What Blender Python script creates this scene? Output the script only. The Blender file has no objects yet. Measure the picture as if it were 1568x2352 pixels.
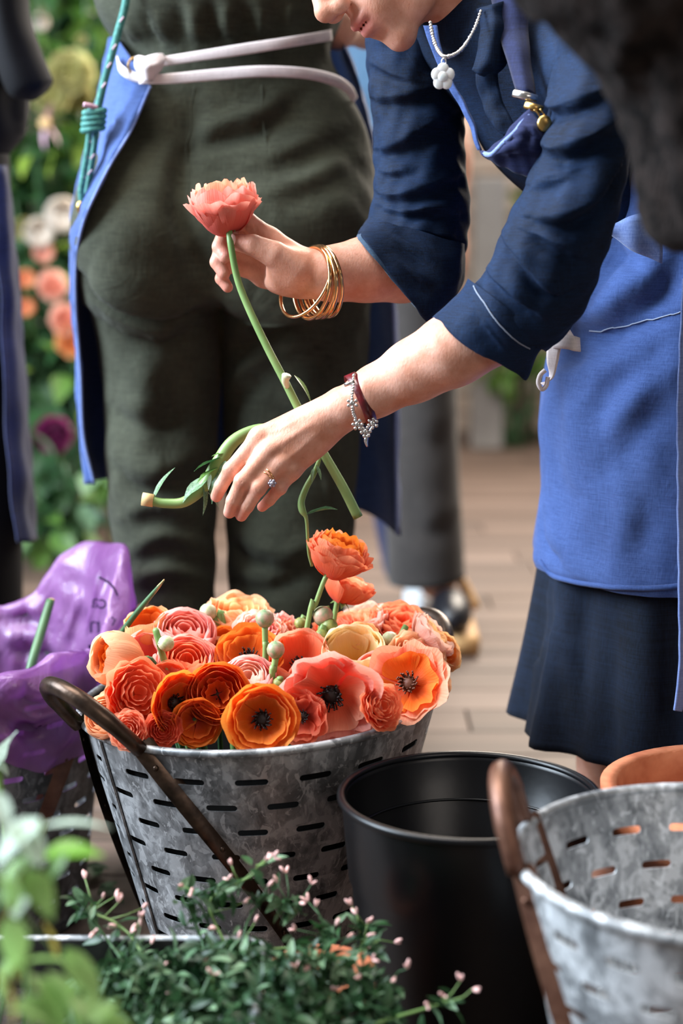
import bpy, math, random
import numpy as np
from mathutils import Vector, Matrix

# ---------------------------------------------------------------- camera, world, lights, exposure
SC = bpy.context.scene
F, CX, CY, CAMH, PIT = 3920.0, 784.0, 1176.0, 0.91, math.radians(10.3)
cam_d = bpy.data.cameras.new('camera')
cam = bpy.data.objects.new('camera', cam_d)
SC.collection.objects.link(cam)
cam.location = (0, 0, CAMH)
cam.rotation_euler = (math.pi / 2 - PIT, 0, 0)
cam_d.sensor_fit = 'VERTICAL'
cam_d.sensor_height = 36.0
cam_d.lens = 60.0
cam_d.clip_start = 0.05
cam_d.dof.use_dof = True
cam_d.dof.focus_distance = 1.84
cam_d.dof.aperture_fstop = 2.5
SC.camera = cam
SC.view_settings.view_transform = 'Standard'
SC.view_settings.look = 'None'
SC.view_settings.gamma = 1.0
SC.view_settings.use_curve_mapping = False
SC.view_settings.exposure = 0.12
SC.cycles.use_denoising = True
SC.cycles.max_bounces = 8

world = bpy.data.worlds.new('world')
SC.world = world
world.use_nodes = True
bg = world.node_tree.nodes['Background']
bg.inputs[0].default_value = (1.0, 0.95, 0.92, 1)
bg.inputs[1].default_value = 0.17


def area(name, loc, target, size, power, col):
    d = bpy.data.lights.new(name, 'AREA')
    d.shape = 'RECTANGLE'
    d.size, d.size_y = size
    d.energy = power
    d.color = col
    o = bpy.data.objects.new(name, d)
    SC.collection.objects.link(o)
    o.location = loc
    o.rotation_euler = (Vector(target) - Vector(loc)).to_track_quat('-Z', 'Y').to_euler()
    return o


area('window_light_left', (-3.0, 1.75, 2.3), (0.0, 1.95, 0.6), (2.0, 2.0), 420, (0.74, 0.87, 1.0))
area('overhead_fill_back', (0.6, 5.2, 3.6), (0.4, 4.9, 0.0), (4.0, 2.4), 85, (1.0, 0.95, 0.88))  # added overhead fill to brighten the floor and wall behind, no skylight
area('warm_backlight_right', (1.15, 5.3, 2.3), (0.0, 1.9, 0.5), (1.8, 1.8), 210, (1.0, 0.88, 0.74))  # warm backlight added for the right side of the flowers; no door there
area('overhead_fill_front', (-0.9, 1.9, 3.4), (-0.1, 1.85, 0.3), (1.6, 1.6), 125, (1.0, 0.95, 0.90))  # fill added from above for the flowers and arms, not a roof opening
area('warm_fill_front', (1.7, -1.3, 2.1), (0.25, 1.8, 0.8), (1.6, 1.6), 28, (1.0, 0.90, 0.82))  # unseen warm fill added behind the camera to lift sleeve and face, no doorway


# ---------------------------------------------------------------- helpers
def at(px, py, Y):
    """the point of the place that the photograph shows at (px, py), at distance Y along the floor"""
    xc, yc = (px - CX) / F, -(py - CY) / F
    d = np.array([xc, math.cos(PIT) + yc * math.sin(PIT), -math.sin(PIT) + yc * math.cos(PIT)])
    return d * (Y / d[1]) + np.array([0, 0, CAMH])


def proj(co):
    p = np.asarray(co, float) - np.array([0, 0, CAMH])
    dep = p[:, 1] * math.cos(PIT) - p[:, 2] * math.sin(PIT)
    up = p[:, 1] * math.sin(PIT) + p[:, 2] * math.cos(PIT)
    return CX + F * p[:, 0] / dep, CY - F * up / dep, dep


def mpp(px, py, Y):
    return float(proj(at(px, py, Y)[None])[2][0]) / F


def srgb(r, g, b):
    f = lambda c: (c / 255) / 12.92 if c / 255 <= 0.04045 else ((c / 255 + 0.055) / 1.055) ** 2.4
    return (f(r), f(g), f(b), 1.0)


def unit(v):
    v = np.asarray(v, float)
    return v / max(1e-9, np.linalg.norm(v))


COL = SC.collection


def tag(o, label=None, cat=None, group=None, kind=None):
    if label: o['label'] = label
    if cat: o['category'] = cat
    if group: o['group'] = group
    if kind: o['kind'] = kind
    return o


def empty(name, loc, label, cat, group=None):
    o = bpy.data.objects.new(name, None)
    o.empty_display_size = 0.03
    COL.objects.link(o)
    o.location = tuple(float(x) for x in loc)
    return tag(o, label, cat, group)


def mesh(name, V, Fc, smooth=True, attr=None):
    me = bpy.data.meshes.new(name)
    me.from_pydata(np.asarray(V, float).tolist(), [], Fc.tolist() if hasattr(Fc, 'tolist') else Fc)
    if smooth:
        me.polygons.foreach_set('use_smooth', np.ones(len(me.polygons), bool))
    if attr:
        for k, a in attr.items():
            at_ = me.attributes.new(k, 'FLOAT', 'POINT')
            at_.data.foreach_set('value', np.asarray(a, np.float32))
    me.update()
    return me


def put(name, me, mat, parent=None):
    o = bpy.data.objects.new(name, me)
    COL.objects.link(o)
    if mat is not None and len(me.materials) == 0:
        me.materials.append(mat)
    if parent is not None:
        o.parent = parent
    return o


def worldloc(o):
    v = np.zeros(3)
    while o is not None:
        v += np.array(o.location)
        o = o.parent
    return v


def mk(name, VF, mat, parent=None, smooth=True, solid=None, attr=None, origin=None):
    """VF holds world coordinates; the mesh gets its origin at its parent's or at its own base"""
    V, Fc = VF
    V = np.asarray(V, float)
    if parent is not None:
        off = worldloc(parent)
        o = put(name, mesh(name, V - off, Fc, smooth, attr), mat, parent)
    else:
        off = np.asarray(origin if origin is not None else [V[:, 0].mean(), V[:, 1].mean(), V[:, 2].min()])
        o = put(name, mesh(name, V - off, Fc, smooth, attr), mat)
        o.location = tuple(off)
    if solid:
        m = o.modifiers.new('thickness', 'SOLIDIFY')
        m.thickness = solid
        m.offset = 0
    return o


def join(parts):
    Vs, Fs, n = [], [], 0
    for V, Fc in parts:
        V = np.asarray(V, float)
        Vs.append(V)
        Fs += [[int(i) + n for i in f] for f in (Fc.tolist() if hasattr(Fc, 'tolist') else Fc)]
        n += len(V)
    return np.concatenate(Vs), Fs


def gridf(nv, nu, closed=False):
    f = []
    for j in range(nv - 1):
        for i in range(nu if closed else nu - 1):
            a, b = j * nu + i, j * nu + (i + 1) % nu
            f.append([a, b, b + nu, a + nu])
    return f


def cat(P, n, closed=False):
    """Catmull-Rom resampling of rows of numbers"""
    P = np.asarray(P, float)
    m = len(P)
    if m == 2:
        t = np.linspace(0, 1, n)[:, None]
        return P[0] * (1 - t) + P[1] * t
    out = []
    for x in np.linspace(0, m - 1 if not closed else m, n, endpoint=not closed):
        i = min(int(x), m - 2) if not closed else int(x)
        t = x - i
        g = (lambda k: P[k % m]) if closed else (lambda k: P[k] if 0 <= k < m else (2 * P[0] - P[1] if k < 0 else 2 * P[-1] - P[-2]))
        a, b, c, d = g(i - 1), g(i), g(i + 1), g(i + 2)
        out.append(0.5 * (2 * b + (c - a) * t + (2 * a - 5 * b + 4 * c - d) * t * t + (3 * b - a - 3 * c + d) * t ** 3))
    return np.array(out)


def tube(pts, r, seg=10, n=None, caps=True, closed=False, flat=None):
    pts = np.asarray(pts, float)
    r = np.asarray(r if np.ndim(r) else [r] * len(pts), float)
    if n:
        pts = cat(pts, n, closed)
        r = cat(r[:, None], n, closed)[:, 0] if len(r) == len(pts) or True else r
    m = len(pts)
    T = np.roll(pts, -1, 0) - np.roll(pts, 1, 0) if closed else np.gradient(pts, axis=0)
    T /= np.maximum(1e-9, np.linalg.norm(T, axis=1))[:, None]
    up = unit(np.cross(T[0], [0.31, 0.2, 0.93]))
    V = []
    for i in range(m):
        up = unit(up - T[i] * up.dot(T[i]))
        bi = np.cross(T[i], up)
        for k in range(seg):
            a = 2 * math.pi * k / seg
            e = (up * math.cos(a) + bi * math.sin(a) * (flat or 1.0)) * r[i]
            V.append(pts[i] + e)
    fs = gridf(m, seg, True)
    if closed:
        fs += [[(m - 1) * seg + i, (m - 1) * seg + (i + 1) % seg, (i + 1) % seg, i] for i in range(seg)]
    elif caps:
        fs.append(list(range(seg))[::-1])
        fs.append([(m - 1) * seg + i for i in range(seg)])
    return np.array(V), fs


def ptube(pp, Y, rpx, seg=10, n=24, **k):
    """tube through photo points; Y one number or one per point, rpx in photo pixels"""
    Y = Y if np.ndim(Y) else [Y] * len(pp)
    rpx = rpx if np.ndim(rpx) else [rpx] * len(pp)
    P = [at(x, y, d) for (x, y), d in zip(pp, Y)]
    R = [q * mpp(x, y, d) for (x, y), d, q in zip(pp, Y, rpx)]
    return tube(P, R, seg, n, **k)


def lathe(prof, seg=32, c=(0, 0, 0), a0=0, a1=2 * math.pi):
    full = abs(a1 - a0 - 2 * math.pi) < 1e-6
    nu = seg if full else seg + 1
    V = [[c[0] + r * math.cos(a0 + (a1 - a0) * i / seg), c[1] + r * math.sin(a0 + (a1 - a0) * i / seg), c[2] + z]
         for r, z in prof for i in range(nu)]
    return np.array(V), gridf(len(prof), nu, full)


def ball(c, r, nu=14, nv=9, axes=None):
    c = np.asarray(c, float)
    r = np.asarray(r if np.ndim(r) else [r] * 3, float)
    A = np.eye(3) if axes is None else np.asarray(axes, float)
    V = []
    for j in range(nv):
        ph = math.pi * (j + 0.02) / (nv - 1 + 0.04)
        for i in range(nu):
            th = 2 * math.pi * i / nu
            l = np.array([math.sin(ph) * math.cos(th), math.sin(ph) * math.sin(th), -math.cos(ph)]) * r
            V.append(c + l @ A)
    return np.array(V), gridf(nv, nu, True) + [list(range(nu))[::-1], [(nv - 1) * nu + i for i in range(nu)]]


def boxvf(lo, hi, bev=0.0):
    (a, b, c), (d, e, f) = lo, hi
    if not bev:
        V = [[a, b, c], [d, b, c], [d, e, c], [a, e, c], [a, b, f], [d, b, f], [d, e, f], [a, e, f]]
        return np.array(V), [[3, 2, 1, 0], [4, 5, 6, 7], [0, 1, 5, 4], [1, 2, 6, 5], [2, 3, 7, 6], [3, 0, 4, 7]]
    g = bev
    V = []
    for z, s in ((c, g), (c + g, 0), (f - g, 0), (f, g)):
        V += [[a + s, b + s, z], [d - s, b + s, z], [d - s, e - s, z], [a + s, e - s, z]]
    fs = gridf(4, 4, True) + [[3, 2, 1, 0], [12, 13, 14, 15]]
    return np.array(V), fs


def patch(lines, nu=20, nv=12, fold=None):
    """sheet through a few lines of (px, py, Y)"""
    L = np.array([cat([at(*p) for p in l], nu) for l in lines])
    G = np.array([cat(L[:, i], nv) for i in range(nu)]).transpose(1, 0, 2)
    V = G.reshape(-1, 3)
    if fold is not None:
        V = V + fold(V)
    return V, gridf(nv, nu)


def normals(V, Fc):
    V = np.asarray(V)
    q = np.array([f if len(f) == 4 else [f[0], f[1], f[2], f[2]] for f in Fc if len(f) in (3, 4)])
    n = np.cross(V[q[:, 2]] - V[q[:, 0]], V[q[:, 3]] - V[q[:, 1]])
    N = np.zeros_like(V)
    for k in range(4):
        np.add.at(N, q[:, k], n)
    N = N / np.maximum(1e-12, np.linalg.norm(N, axis=1))[:, None]
    C = V - V.mean(0)
    out = np.einsum('ij,ij->i', N, C / np.maximum(1e-9, np.linalg.norm(C, axis=1))[:, None]).mean()
    if abs(out) < 0.12:                                # an open sheet: towards the camera
        out = np.einsum('ij,ij->i', N, np.array([0, 0, CAMH]) - V).mean()
    return N if out > 0 else -N


def loft(rings, nu=48, nv=40, a0=0.0, a1=2 * math.pi, caps=True, sq=1.0):
    """rings: (Lx, Ly, Rx, Ry, Y, depth radius in m): a tube seen between two outlines"""
    R = []
    for (lx, ly, rx, ry, Y, d) in rings:
        l, r = at(lx, ly, Y), at(rx, ry, Y)
        R.append(np.concatenate([(l + r) / 2, (r - l) / 2, [d]]))
    R = cat(R, nv)
    V = []
    closed = abs(a1 - a0 - 2 * math.pi) < 1e-6
    m = nu if closed else nu + 1
    for q in R:
        c, a, d = q[:3], q[3:6], q[6]
        b = np.array([0, 1.0, 0]) - unit(a) * unit(a)[1]
        for i in range(m):
            t = a0 + (a1 - a0) * i / nu
            co, si = math.cos(t), math.sin(t)
            co = math.copysign(abs(co) ** sq, co); si = math.copysign(abs(si) ** sq, si)
            V.append(c + a * co + b * d * si)
    fs = gridf(nv, m, closed)
    if closed and caps:
        fs += [list(range(m))[::-1], [(nv - 1) * m + i for i in range(m)]]
    return np.array(V), fs


def snap(V, N, pts, step=5.0, facing=True):
    """photo polyline -> points on the side of a surface that faces the camera"""
    P = np.asarray(pts, float)
    n = max(3, int(np.sum(np.linalg.norm(np.diff(P, axis=0), axis=1)) / step))
    P = cat(P, n)
    px, py, dep = proj(V)
    ok = np.einsum('ij,ij->i', N, np.array([0, 0, CAMH]) - V) > 0
    id0 = np.nonzero(ok)[0] if facing else np.arange(len(V))
    out, idx = [], []
    for x, y in P:
        d2 = (px[id0] - x) ** 2 + (py[id0] - y) ** 2
        near = d2 < max(144.0, d2.min() * 1.4)
        cand = id0[near]
        j = cand[np.argmin(dep[cand] + np.sqrt(d2[near]) * 2e-4)]
        out.append(V[j]); idx.append(j)
    return np.array(out), np.array(idx), P


def sline(VF, pts, step=4, out=0.0, facing=True, win=7):
    """a smooth line drawn on a surface through photo points"""
    N = normals(*VF)
    S, ix, _ = snap(np.asarray(VF[0]), N, pts, step, facing)
    S = S + N[ix] * out
    P = np.concatenate([np.repeat(S[:1], win // 2, 0), S, np.repeat(S[-1:], win // 2, 0)])
    return np.stack([np.convolve(P[:, a], np.ones(win) / win, 'valid') for a in range(3)], 1)


def folds(VF, specs, reps=1):
    """push cloth out / in along drawn fold lines. spec: (points, width m, height m, mode r|s)"""
    V, Fc = VF
    V = np.array(V, float)
    N = normals(V, Fc)
    D = np.zeros(len(V))
    px, py, dep = proj(V)
    for pts, w, h, mode in specs:
        S, _, P = snap(V, N, pts, 6.0)
        win = 9
        Q = np.concatenate([np.repeat(S[:1], win // 2, 0), S, np.repeat(S[-1:], win // 2, 0)])
        S = np.stack([np.convolve(Q[:, a], np.ones(win) / win, 'valid') for a in range(3)], 1)
        lo, hi = S.min(0) - 3 * w, S.max(0) + 3 * w
        sel = np.nonzero(np.all((V > lo) & (V < hi), axis=1))[0]
        if not len(sel):
            continue
        dd = np.linalg.norm(V[sel][:, None] - S[None], axis=2)
        j = dd.argmin(1)
        d = dd[np.arange(len(sel)), j]
        u = j / (len(S) - 1)
        taper = np.clip(np.sin(np.pi * np.clip(u, 0.03, 0.97)), 0, 1) ** 0.6
        if mode == 'r':
            D[sel] += h * np.exp(-(d / w) ** 2) * taper
        else:
            T = np.gradient(P, axis=0)
            cr = T[j, 0] * (py[sel] - P[j, 1]) - T[j, 1] * (px[sel] - P[j, 0])
            s = -np.sign(cr) * d / w
            if mode == 'o':                            # cloth lapping over itself: full above, tucked below
                up = np.exp(-(np.maximum(s, 0) / 1.7) ** 2)
                dn = np.exp(-(s / 0.25) ** 2) - 0.45 * np.exp(-((s + 0.7) / 0.6) ** 2)
                D[sel] += h * taper * np.where(s > 0, up, dn)
            else:
                D[sel] += h * taper * 1.6 * s * np.exp(-s ** 2)
    return V + N * D[:, None], Fc


def relax(VF, it=4):
    """ease the cloth"""
    V, Fc = VF
    V = np.array(V, float)
    q = np.array([f for f in Fc if len(f) == 4])
    E = np.concatenate([q[:, [0, 1]], q[:, [1, 2]], q[:, [2, 3]], q[:, [3, 0]]])
    deg = np.maximum(1, np.bincount(E.ravel(), minlength=len(V)))[:, None]
    for _ in range(it):
        L = np.zeros_like(V)
        np.add.at(L, E[:, 0], V[E[:, 1]]); np.add.at(L, E[:, 1], V[E[:, 0]])
        V = V + 0.5 * (L / deg - V)
    return V, Fc


def wob(V, amp, freq, seed=0):
    """smooth pseudo noise, one number per point"""
    rs = np.random.RandomState(seed)
    o = np.zeros(len(V))
    for _ in range(7):
        k = rs.normal(size=3) * freq
        o += np.sin(V @ k + rs.uniform(0, 6.28))
    return amp * o / 2.6


def crumple(VF, amp, freq, seed=0):
    V, Fc = VF
    return V + normals(V, Fc) * wob(V, amp, freq, seed)[:, None], Fc


# ---------------------------------------------------------------- distance fields for bodies
class Field:
    def __init__(s, lo, hi, h):
        s.lo, s.h = np.asarray(lo, float), h
        n = np.ceil((np.asarray(hi) - s.lo) / h).astype(int) + 1
        s.ax = [(s.lo[i] + h * np.arange(n[i])).astype(np.float32) for i in range(3)]
        s.d = np.full(n, 0.06, np.float32)

    def view(s, lo, hi):
        sl = tuple(slice(max(0, int((lo[i] - s.lo[i]) / s.h)), max(0, min(len(s.ax[i]), int((hi[i] - s.lo[i]) / s.h) + 2))) for i in range(3))
        X = [s.ax[i][sl[i]] for i in range(3)]
        return sl, X[0][:, None, None], X[1][None, :, None], X[2][None, None, :]

    def merge(s, sl, d, k):
        o = s.d[sl]
        h = np.clip(0.5 + 0.5 * (o - d) / k, 0, 1)
        s.d[sl] = o * (1 - h) + d * h - k * h * (1 - h)

    def cone(s, a, b, ra, rb, k=0.005, ys=1.0):
        a, b = np.asarray(a, float), np.asarray(b, float)
        pad = k + 4 * s.h + max(ra, rb) * max(1, ys)
        sl, x, y, z = s.view(np.minimum(a, b) - pad, np.maximum(a, b) + pad)
        yc = (a[1] + b[1]) / 2
        ab = b - a
        if ys != 1.0:
            y = yc + (y - yc) / ys
        t = np.clip(((x - a[0]) * ab[0] + (y - a[1]) * ab[1] + (z - a[2]) * ab[2]) / max(1e-12, ab.dot(ab)), 0, 1)
        d = np.sqrt((x - a[0] - t * ab[0]) ** 2 + (y - a[1] - t * ab[1]) ** 2 + (z - a[2] - t * ab[2]) ** 2) - (ra + (rb - ra) * t)
        s.merge(sl, d.astype(np.float32), k)

    def ell(s, c, r, A=None, k=0.005, sub=False):
        c, r = np.asarray(c, float), np.asarray(r, float)
        A = np.eye(3) if A is None else np.asarray(A, float)
        pad = r.max() + k + 4 * s.h
        sl, x, y, z = s.view(c - pad, c + pad)
        x, y, z = x - c[0], y - c[1], z - c[2]
        l = [(x * A[i, 0] + y * A[i, 1] + z * A[i, 2]) for i in range(3)]
        k0 = np.sqrt(sum((l[i] / r[i]) ** 2 for i in range(3)))
        k1 = np.sqrt(sum((l[i] / r[i] ** 2) ** 2 for i in range(3))) + 1e-9
        d = (k0 * (k0 - 1) / k1).astype(np.float32)
        if sub:
            o = s.d[sl]
            h = np.clip(0.5 - 0.5 * (o + d) / k, 0, 1)
            s.d[sl] = o * (1 - h) - d * h + k * h * (1 - h)
        else:
            s.merge(sl, d, k)

    def chain(s, pts, rs, k=0.003, k0=None):
        for i in range(len(pts) - 1):
            s.cone(pts[i], pts[i + 1], rs[i], rs[i + 1], (k0 or k) if i == 0 else k)

    def mesh(s, smooth=2):
        d = s.d
        S = d < 0
        c = sum(S[i:S.shape[0] - 1 + i, j:S.shape[1] - 1 + j, k:S.shape[2] - 1 + k].astype(np.int8)
                for i in (0, 1) for j in (0, 1) for k in (0, 1))
        m = (c > 0) & (c < 8)
        idx = np.full(m.shape, -1, np.int64)
        ii = np.argwhere(m)
        idx[m] = np.arange(len(ii))
        acc, cnt = np.zeros((len(ii), 3)), np.zeros(len(ii))
        cs = [(i, j, k) for i in (0, 1) for j in (0, 1) for k in (0, 1)]
        for a in cs:
            for ax in range(3):
                if a[ax]:
                    continue
                b = list(a); b[ax] = 1
                da = d[ii[:, 0] + a[0], ii[:, 1] + a[1], ii[:, 2] + a[2]]
                db = d[ii[:, 0] + b[0], ii[:, 1] + b[1], ii[:, 2] + b[2]]
                cr = (da < 0) != (db < 0)
                t = np.where(cr, da / np.where(cr, da - db, 1), 0)
                p = np.tile(np.array(a, float), (len(ii), 1))
                p[:, ax] += t
                acc += p * cr[:, None]; cnt += cr
        V = (ii + acc / cnt[:, None]) * s.h + s.lo
        q = []
        for ax in range(3):
            u, w = (ax + 1) % 3, (ax + 2) % 3
            lo_, hi_ = [slice(None)] * 3, [slice(None)] * 3
            lo_[ax], hi_[ax] = slice(None, -1), slice(1, None)
            ch = S[tuple(lo_)] != S[tuple(hi_)]
            e = np.argwhere(ch)
            ok = (e[:, u] > 0) & (e[:, w] > 0) & (e[:, u] < m.shape[u]) & (e[:, w] < m.shape[w])
            e = e[ok]
            ins = S[e[:, 0], e[:, 1], e[:, 2]]
            ids = []
            for du, dw in ((-1, -1), (0, -1), (0, 0), (-1, 0)):
                g = e.copy(); g[:, u] += du; g[:, w] += dw
                ids.append(idx[g[:, 0], g[:, 1], g[:, 2]])
            Q = np.stack(ids, 1)
            Q[~ins] = Q[~ins][:, ::-1]
            q.append(Q)
        q = np.concatenate(q)
        q = q[(q >= 0).all(1)]
        E = np.concatenate([q[:, [0, 1]], q[:, [1, 2]], q[:, [2, 3]], q[:, [3, 0]]])
        deg = np.bincount(E.ravel(), minlength=len(V))[:, None]
        for it in range(smooth * 2):
            L = np.zeros_like(V)
            np.add.at(L, E[:, 0], V[E[:, 1]]); np.add.at(L, E[:, 1], V[E[:, 0]])
            L = L / np.maximum(1, deg) - V
            V = V + L * (0.5 if it % 2 == 0 else -0.45)
        return V, q


# ---------------------------------------------------------------- materials
def nodes(name):
    m = bpy.data.materials.new(name)
    m.use_nodes = True
    nt = m.node_tree
    return m, nt, nt.nodes['Principled BSDF'], nt.nodes['Material Output']


def nn(nt, t, **kw):
    n = nt.nodes.new(t)
    for k, v in kw.items():
        setattr(n, k, v)
    return n


def noise(nt, scale, detail=3, rough=0.5, stretch=None, dist=0.0):
    tc = nn(nt, 'ShaderNodeTexCoord')
    mp = nn(nt, 'ShaderNodeMapping')
    mp.inputs['Scale'].default_value = stretch or (1, 1, 1)
    nt.links.new(tc.outputs['Object'], mp.inputs['Vector'])
    n = nn(nt, 'ShaderNodeTexNoise')
    n.inputs['Scale'].default_value = scale
    n.inputs['Detail'].default_value = detail
    n.inputs['Roughness'].default_value = rough
    n.inputs['Distortion'].default_value = dist
    nt.links.new(mp.outputs['Vector'], n.inputs['Vector'])
    return n.outputs['Fac']


def ramp(nt, fac, stops):
    r = nn(nt, 'ShaderNodeValToRGB')
    e = r.color_ramp.elements
    while len(e) < len(stops):
        e.new(0.5)
    for i, (p, c) in enumerate(stops):
        e[i].position = p
        e[i].color = c if len(c) == 4 else (*c, 1)
    nt.links.new(fac, r.inputs[0])
    return r.outputs[0]


def mixc(nt, fac, a, b, mode='MIX'):
    n = nn(nt, 'ShaderNodeMix', data_type='RGBA', blend_type=mode)
    for sock, v in ((n.inputs[0], fac), (n.inputs[6], a), (n.inputs[7], b)):
        if hasattr(v, 'is_linked'):
            nt.links.new(v, sock)
        else:
            sock.default_value = v
    return n.outputs[2]


def bump(nt, b, h, strength=0.3, dist=0.002):
    n = nn(nt, 'ShaderNodeBump')
    n.inputs['Strength'].default_value = strength
    n.inputs['Distance'].default_value = dist
    nt.links.new(h, n.inputs['Height'])
    prev = b.inputs['Normal']
    if prev.is_linked:
        nt.links.new(prev.links[0].from_socket, n.inputs['Normal'])
    nt.links.new(n.outputs[0], b.inputs['Normal'])


def setb(b, **kw):
    names = dict(rough='Roughness', metal='Metallic', sss='Subsurface Weight', sheen='Sheen Weight', spec='Specular IOR Level',
                 trans='Transmission Weight', coat='Coat Weight', alpha='Alpha', aniso='Anisotropic')
    for k, v in kw.items():
        b.inputs[names[k]].default_value = v


def simple(name, c1, c2=None, scale=20, rough=0.6, bmp=None, stretch=None, detail=3, **kw):
    m, nt, b, out = nodes(name)
    setb(b, rough=rough, **kw)
    if c2 is None:
        b.inputs['Base Color'].default_value = c1
    else:
        f = noise(nt, scale, detail, 0.55, stretch)
        nt.links.new(ramp(nt, f, [(0.32, c1), (0.68, c2)]), b.inputs['Base Color'])
    if bmp:
        for sc, st, di, stre in bmp:
            bump(nt, b, noise(nt, sc, 2, 0.5, stre), st, di)
    return m


def cloth(name, c1, c2, weave=900, wst=0.35, blot=14, sheen=0.15, rough=0.85, slub=(1, 1, 0.06), lumps=None):
    """woven cloth: slubby threads two ways, faint fading"""
    m, nt, b, out = nodes(name)
    setb(b, rough=rough, sheen=sheen, spec=0.2)
    b.inputs['Sheen Roughness'].default_value = 0.5
    s1 = noise(nt, weave, 2, 0.6, slub)
    s2 = noise(nt, weave, 2, 0.6, (slub[2] * 1.0, slub[2], 1))
    bl = noise(nt, blot, 4, 0.6)
    mx = nn(nt, 'ShaderNodeMath', operation='ADD')
    nt.links.new(s1, mx.inputs[0]); nt.links.new(s2, mx.inputs[1])
    h = nn(nt, 'ShaderNodeMath', operation='MULTIPLY')
    nt.links.new(mx.outputs[0], h.inputs[0]); h.inputs[1].default_value = 0.5
    t = nn(nt, 'ShaderNodeMath', operation='MULTIPLY_ADD')
    nt.links.new(h.outputs[0], t.inputs[0]); t.inputs[1].default_value = 0.9
    sc = nn(nt, 'ShaderNodeMath', operation='MULTIPLY_ADD')
    nt.links.new(bl, sc.inputs[0]); sc.inputs[1].default_value = 0.55; sc.inputs[2].default_value = -0.22
    nt.links.new(sc.outputs[0], t.inputs[2])
    nt.links.new(ramp(nt, t.outputs[0], [(0.30, c1), (0.72, c2)]), b.inputs['Base Color'])
    bump(nt, b, h.outputs[0], wst, 0.0006)
    if lumps:
        bump(nt, b, noise(nt, lumps[0], 3, 0.55, None, 0.8), lumps[1], lumps[2])
    return m


def petal_mat(name, base, mid, edge, vein=0.25, transl=0.5):
    m, nt, b, out = nodes(name)
    setb(b, rough=0.55, spec=0.25, sheen=0.1)
    a = nn(nt, 'ShaderNodeAttribute', attribute_name='along')
    s = nn(nt, 'ShaderNodeAttribute', attribute_name='side')
    n1 = nn(nt, 'ShaderNodeTexNoise')
    cmb = nn(nt, 'ShaderNodeCombineXYZ')
    nt.links.new(s.outputs['Fac'], cmb.inputs[0]); nt.links.new(a.outputs['Fac'], cmb.inputs[1])
    mp = nn(nt, 'ShaderNodeMapping'); mp.inputs['Scale'].default_value = (9, 0.9, 1)
    nt.links.new(cmb.outputs[0], mp.inputs['Vector'])
    n1.inputs['Scale'].default_value = 1.6
    nt.links.new(mp.outputs[0], n1.inputs['Vector'])
    t = nn(nt, 'ShaderNodeMath', operation='MULTIPLY_ADD')
    nt.links.new(n1.outputs['Fac'], t.inputs[0]); t.inputs[1].default_value = vein
    sub = nn(nt, 'ShaderNodeMath', operation='SUBTRACT')
    nt.links.new(a.outputs['Fac'], sub.inputs[0]); sub.inputs[1].default_value = vein * 0.5
    nt.links.new(sub.outputs[0], t.inputs[2])
    c = ramp(nt, t.outputs[0], [(0.12, base), (0.55, mid), (0.97, edge)])
    nt.links.new(c, b.inputs['Base Color'])
    bump(nt, b, n1.outputs['Fac'], 0.12, 0.05)
    tr = nn(nt, 'ShaderNodeBsdfTranslucent')
    nt.links.new(c, tr.inputs['Color'])
    mx = nn(nt, 'ShaderNodeMixShader')
    mx.inputs[0].default_value = transl
    nt.links.new(b.outputs[0], mx.inputs[1]); nt.links.new(tr.outputs[0], mx.inputs[2])
    nt.links.new(mx.outputs[0], out.inputs['Surface'])
    return m


def leaf_mat(name, c1, c2, transl=0.3, rough=0.45):
    m, nt, b, out = nodes(name)
    setb(b, rough=rough, spec=0.4)
    c = ramp(nt, noise(nt, 18, 3), [(0.3, c1), (0.7, c2)])
    nt.links.new(c, b.inputs['Base Color'])
    tr = nn(nt, 'ShaderNodeBsdfTranslucent')
    nt.links.new(c, tr.inputs['Color'])
    mx = nn(nt, 'ShaderNodeMixShader')
    mx.inputs[0].default_value = transl
    nt.links.new(b.outputs[0], mx.inputs[1]); nt.links.new(tr.outputs[0], mx.inputs[2])
    nt.links.new(mx.outputs[0], out.inputs['Surface'])
    return m


M = {}
# skin: warm, blotchy, with a few freckles; 'tint' marks lips and fingertips
m, nt, b, out = nodes('skin')
setb(b, rough=0.48, sss=0.22, spec=0.4)
b.inputs['Subsurface Radius'].default_value = (0.010, 0.004, 0.002)
b.inputs['Subsurface Scale'].default_value = 0.6
base = ramp(nt, noise(nt, 38, 4, 0.6), [(0.3, srgb(198, 134, 106)), (0.7, srgb(224, 170, 148))])
fre = ramp(nt, noise(nt, 260, 2, 0.5), [(0.66, (0, 0, 0, 1)), (0.76, (1, 1, 1, 1))])
fm = nn(nt, 'ShaderNodeMath', operation='MULTIPLY'); nt.links.new(fre, fm.inputs[0]); fm.inputs[1].default_value = 0.3
base = mixc(nt, fm.outputs[0], base, srgb(170, 100, 74))
ta = nn(nt, 'ShaderNodeAttribute', attribute_name='tint')
nt.links.new(mixc(nt, ta.outputs['Fac'], base, srgb(206, 112, 108)), b.inputs['Base Color'])
bump(nt, b, noise(nt, 420, 3, 0.6, (1, 1, 0.5)), 0.4, 0.0010)
bump(nt, b, noise(nt, 110, 3, 0.6), 0.25, 0.001)
M['skin'] = m
M['denim'] = cloth('dark_denim', srgb(4, 9, 18), srgb(17, 42, 76), 1100, 0.5, 9, 0.0, 0.8, lumps=(30, 0.22, 0.006))
M['denim_skirt'] = cloth('skirt_denim', srgb(4, 8, 16), srgb(20, 34, 56), 700, 0.4, 7, 0.05, 0.85, (1, 1, 0.03))
M['denim_pale'] = cloth('pale_denim_lining', srgb(40, 60, 84), srgb(74, 98, 122), 900, 0.4, 14)
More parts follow.
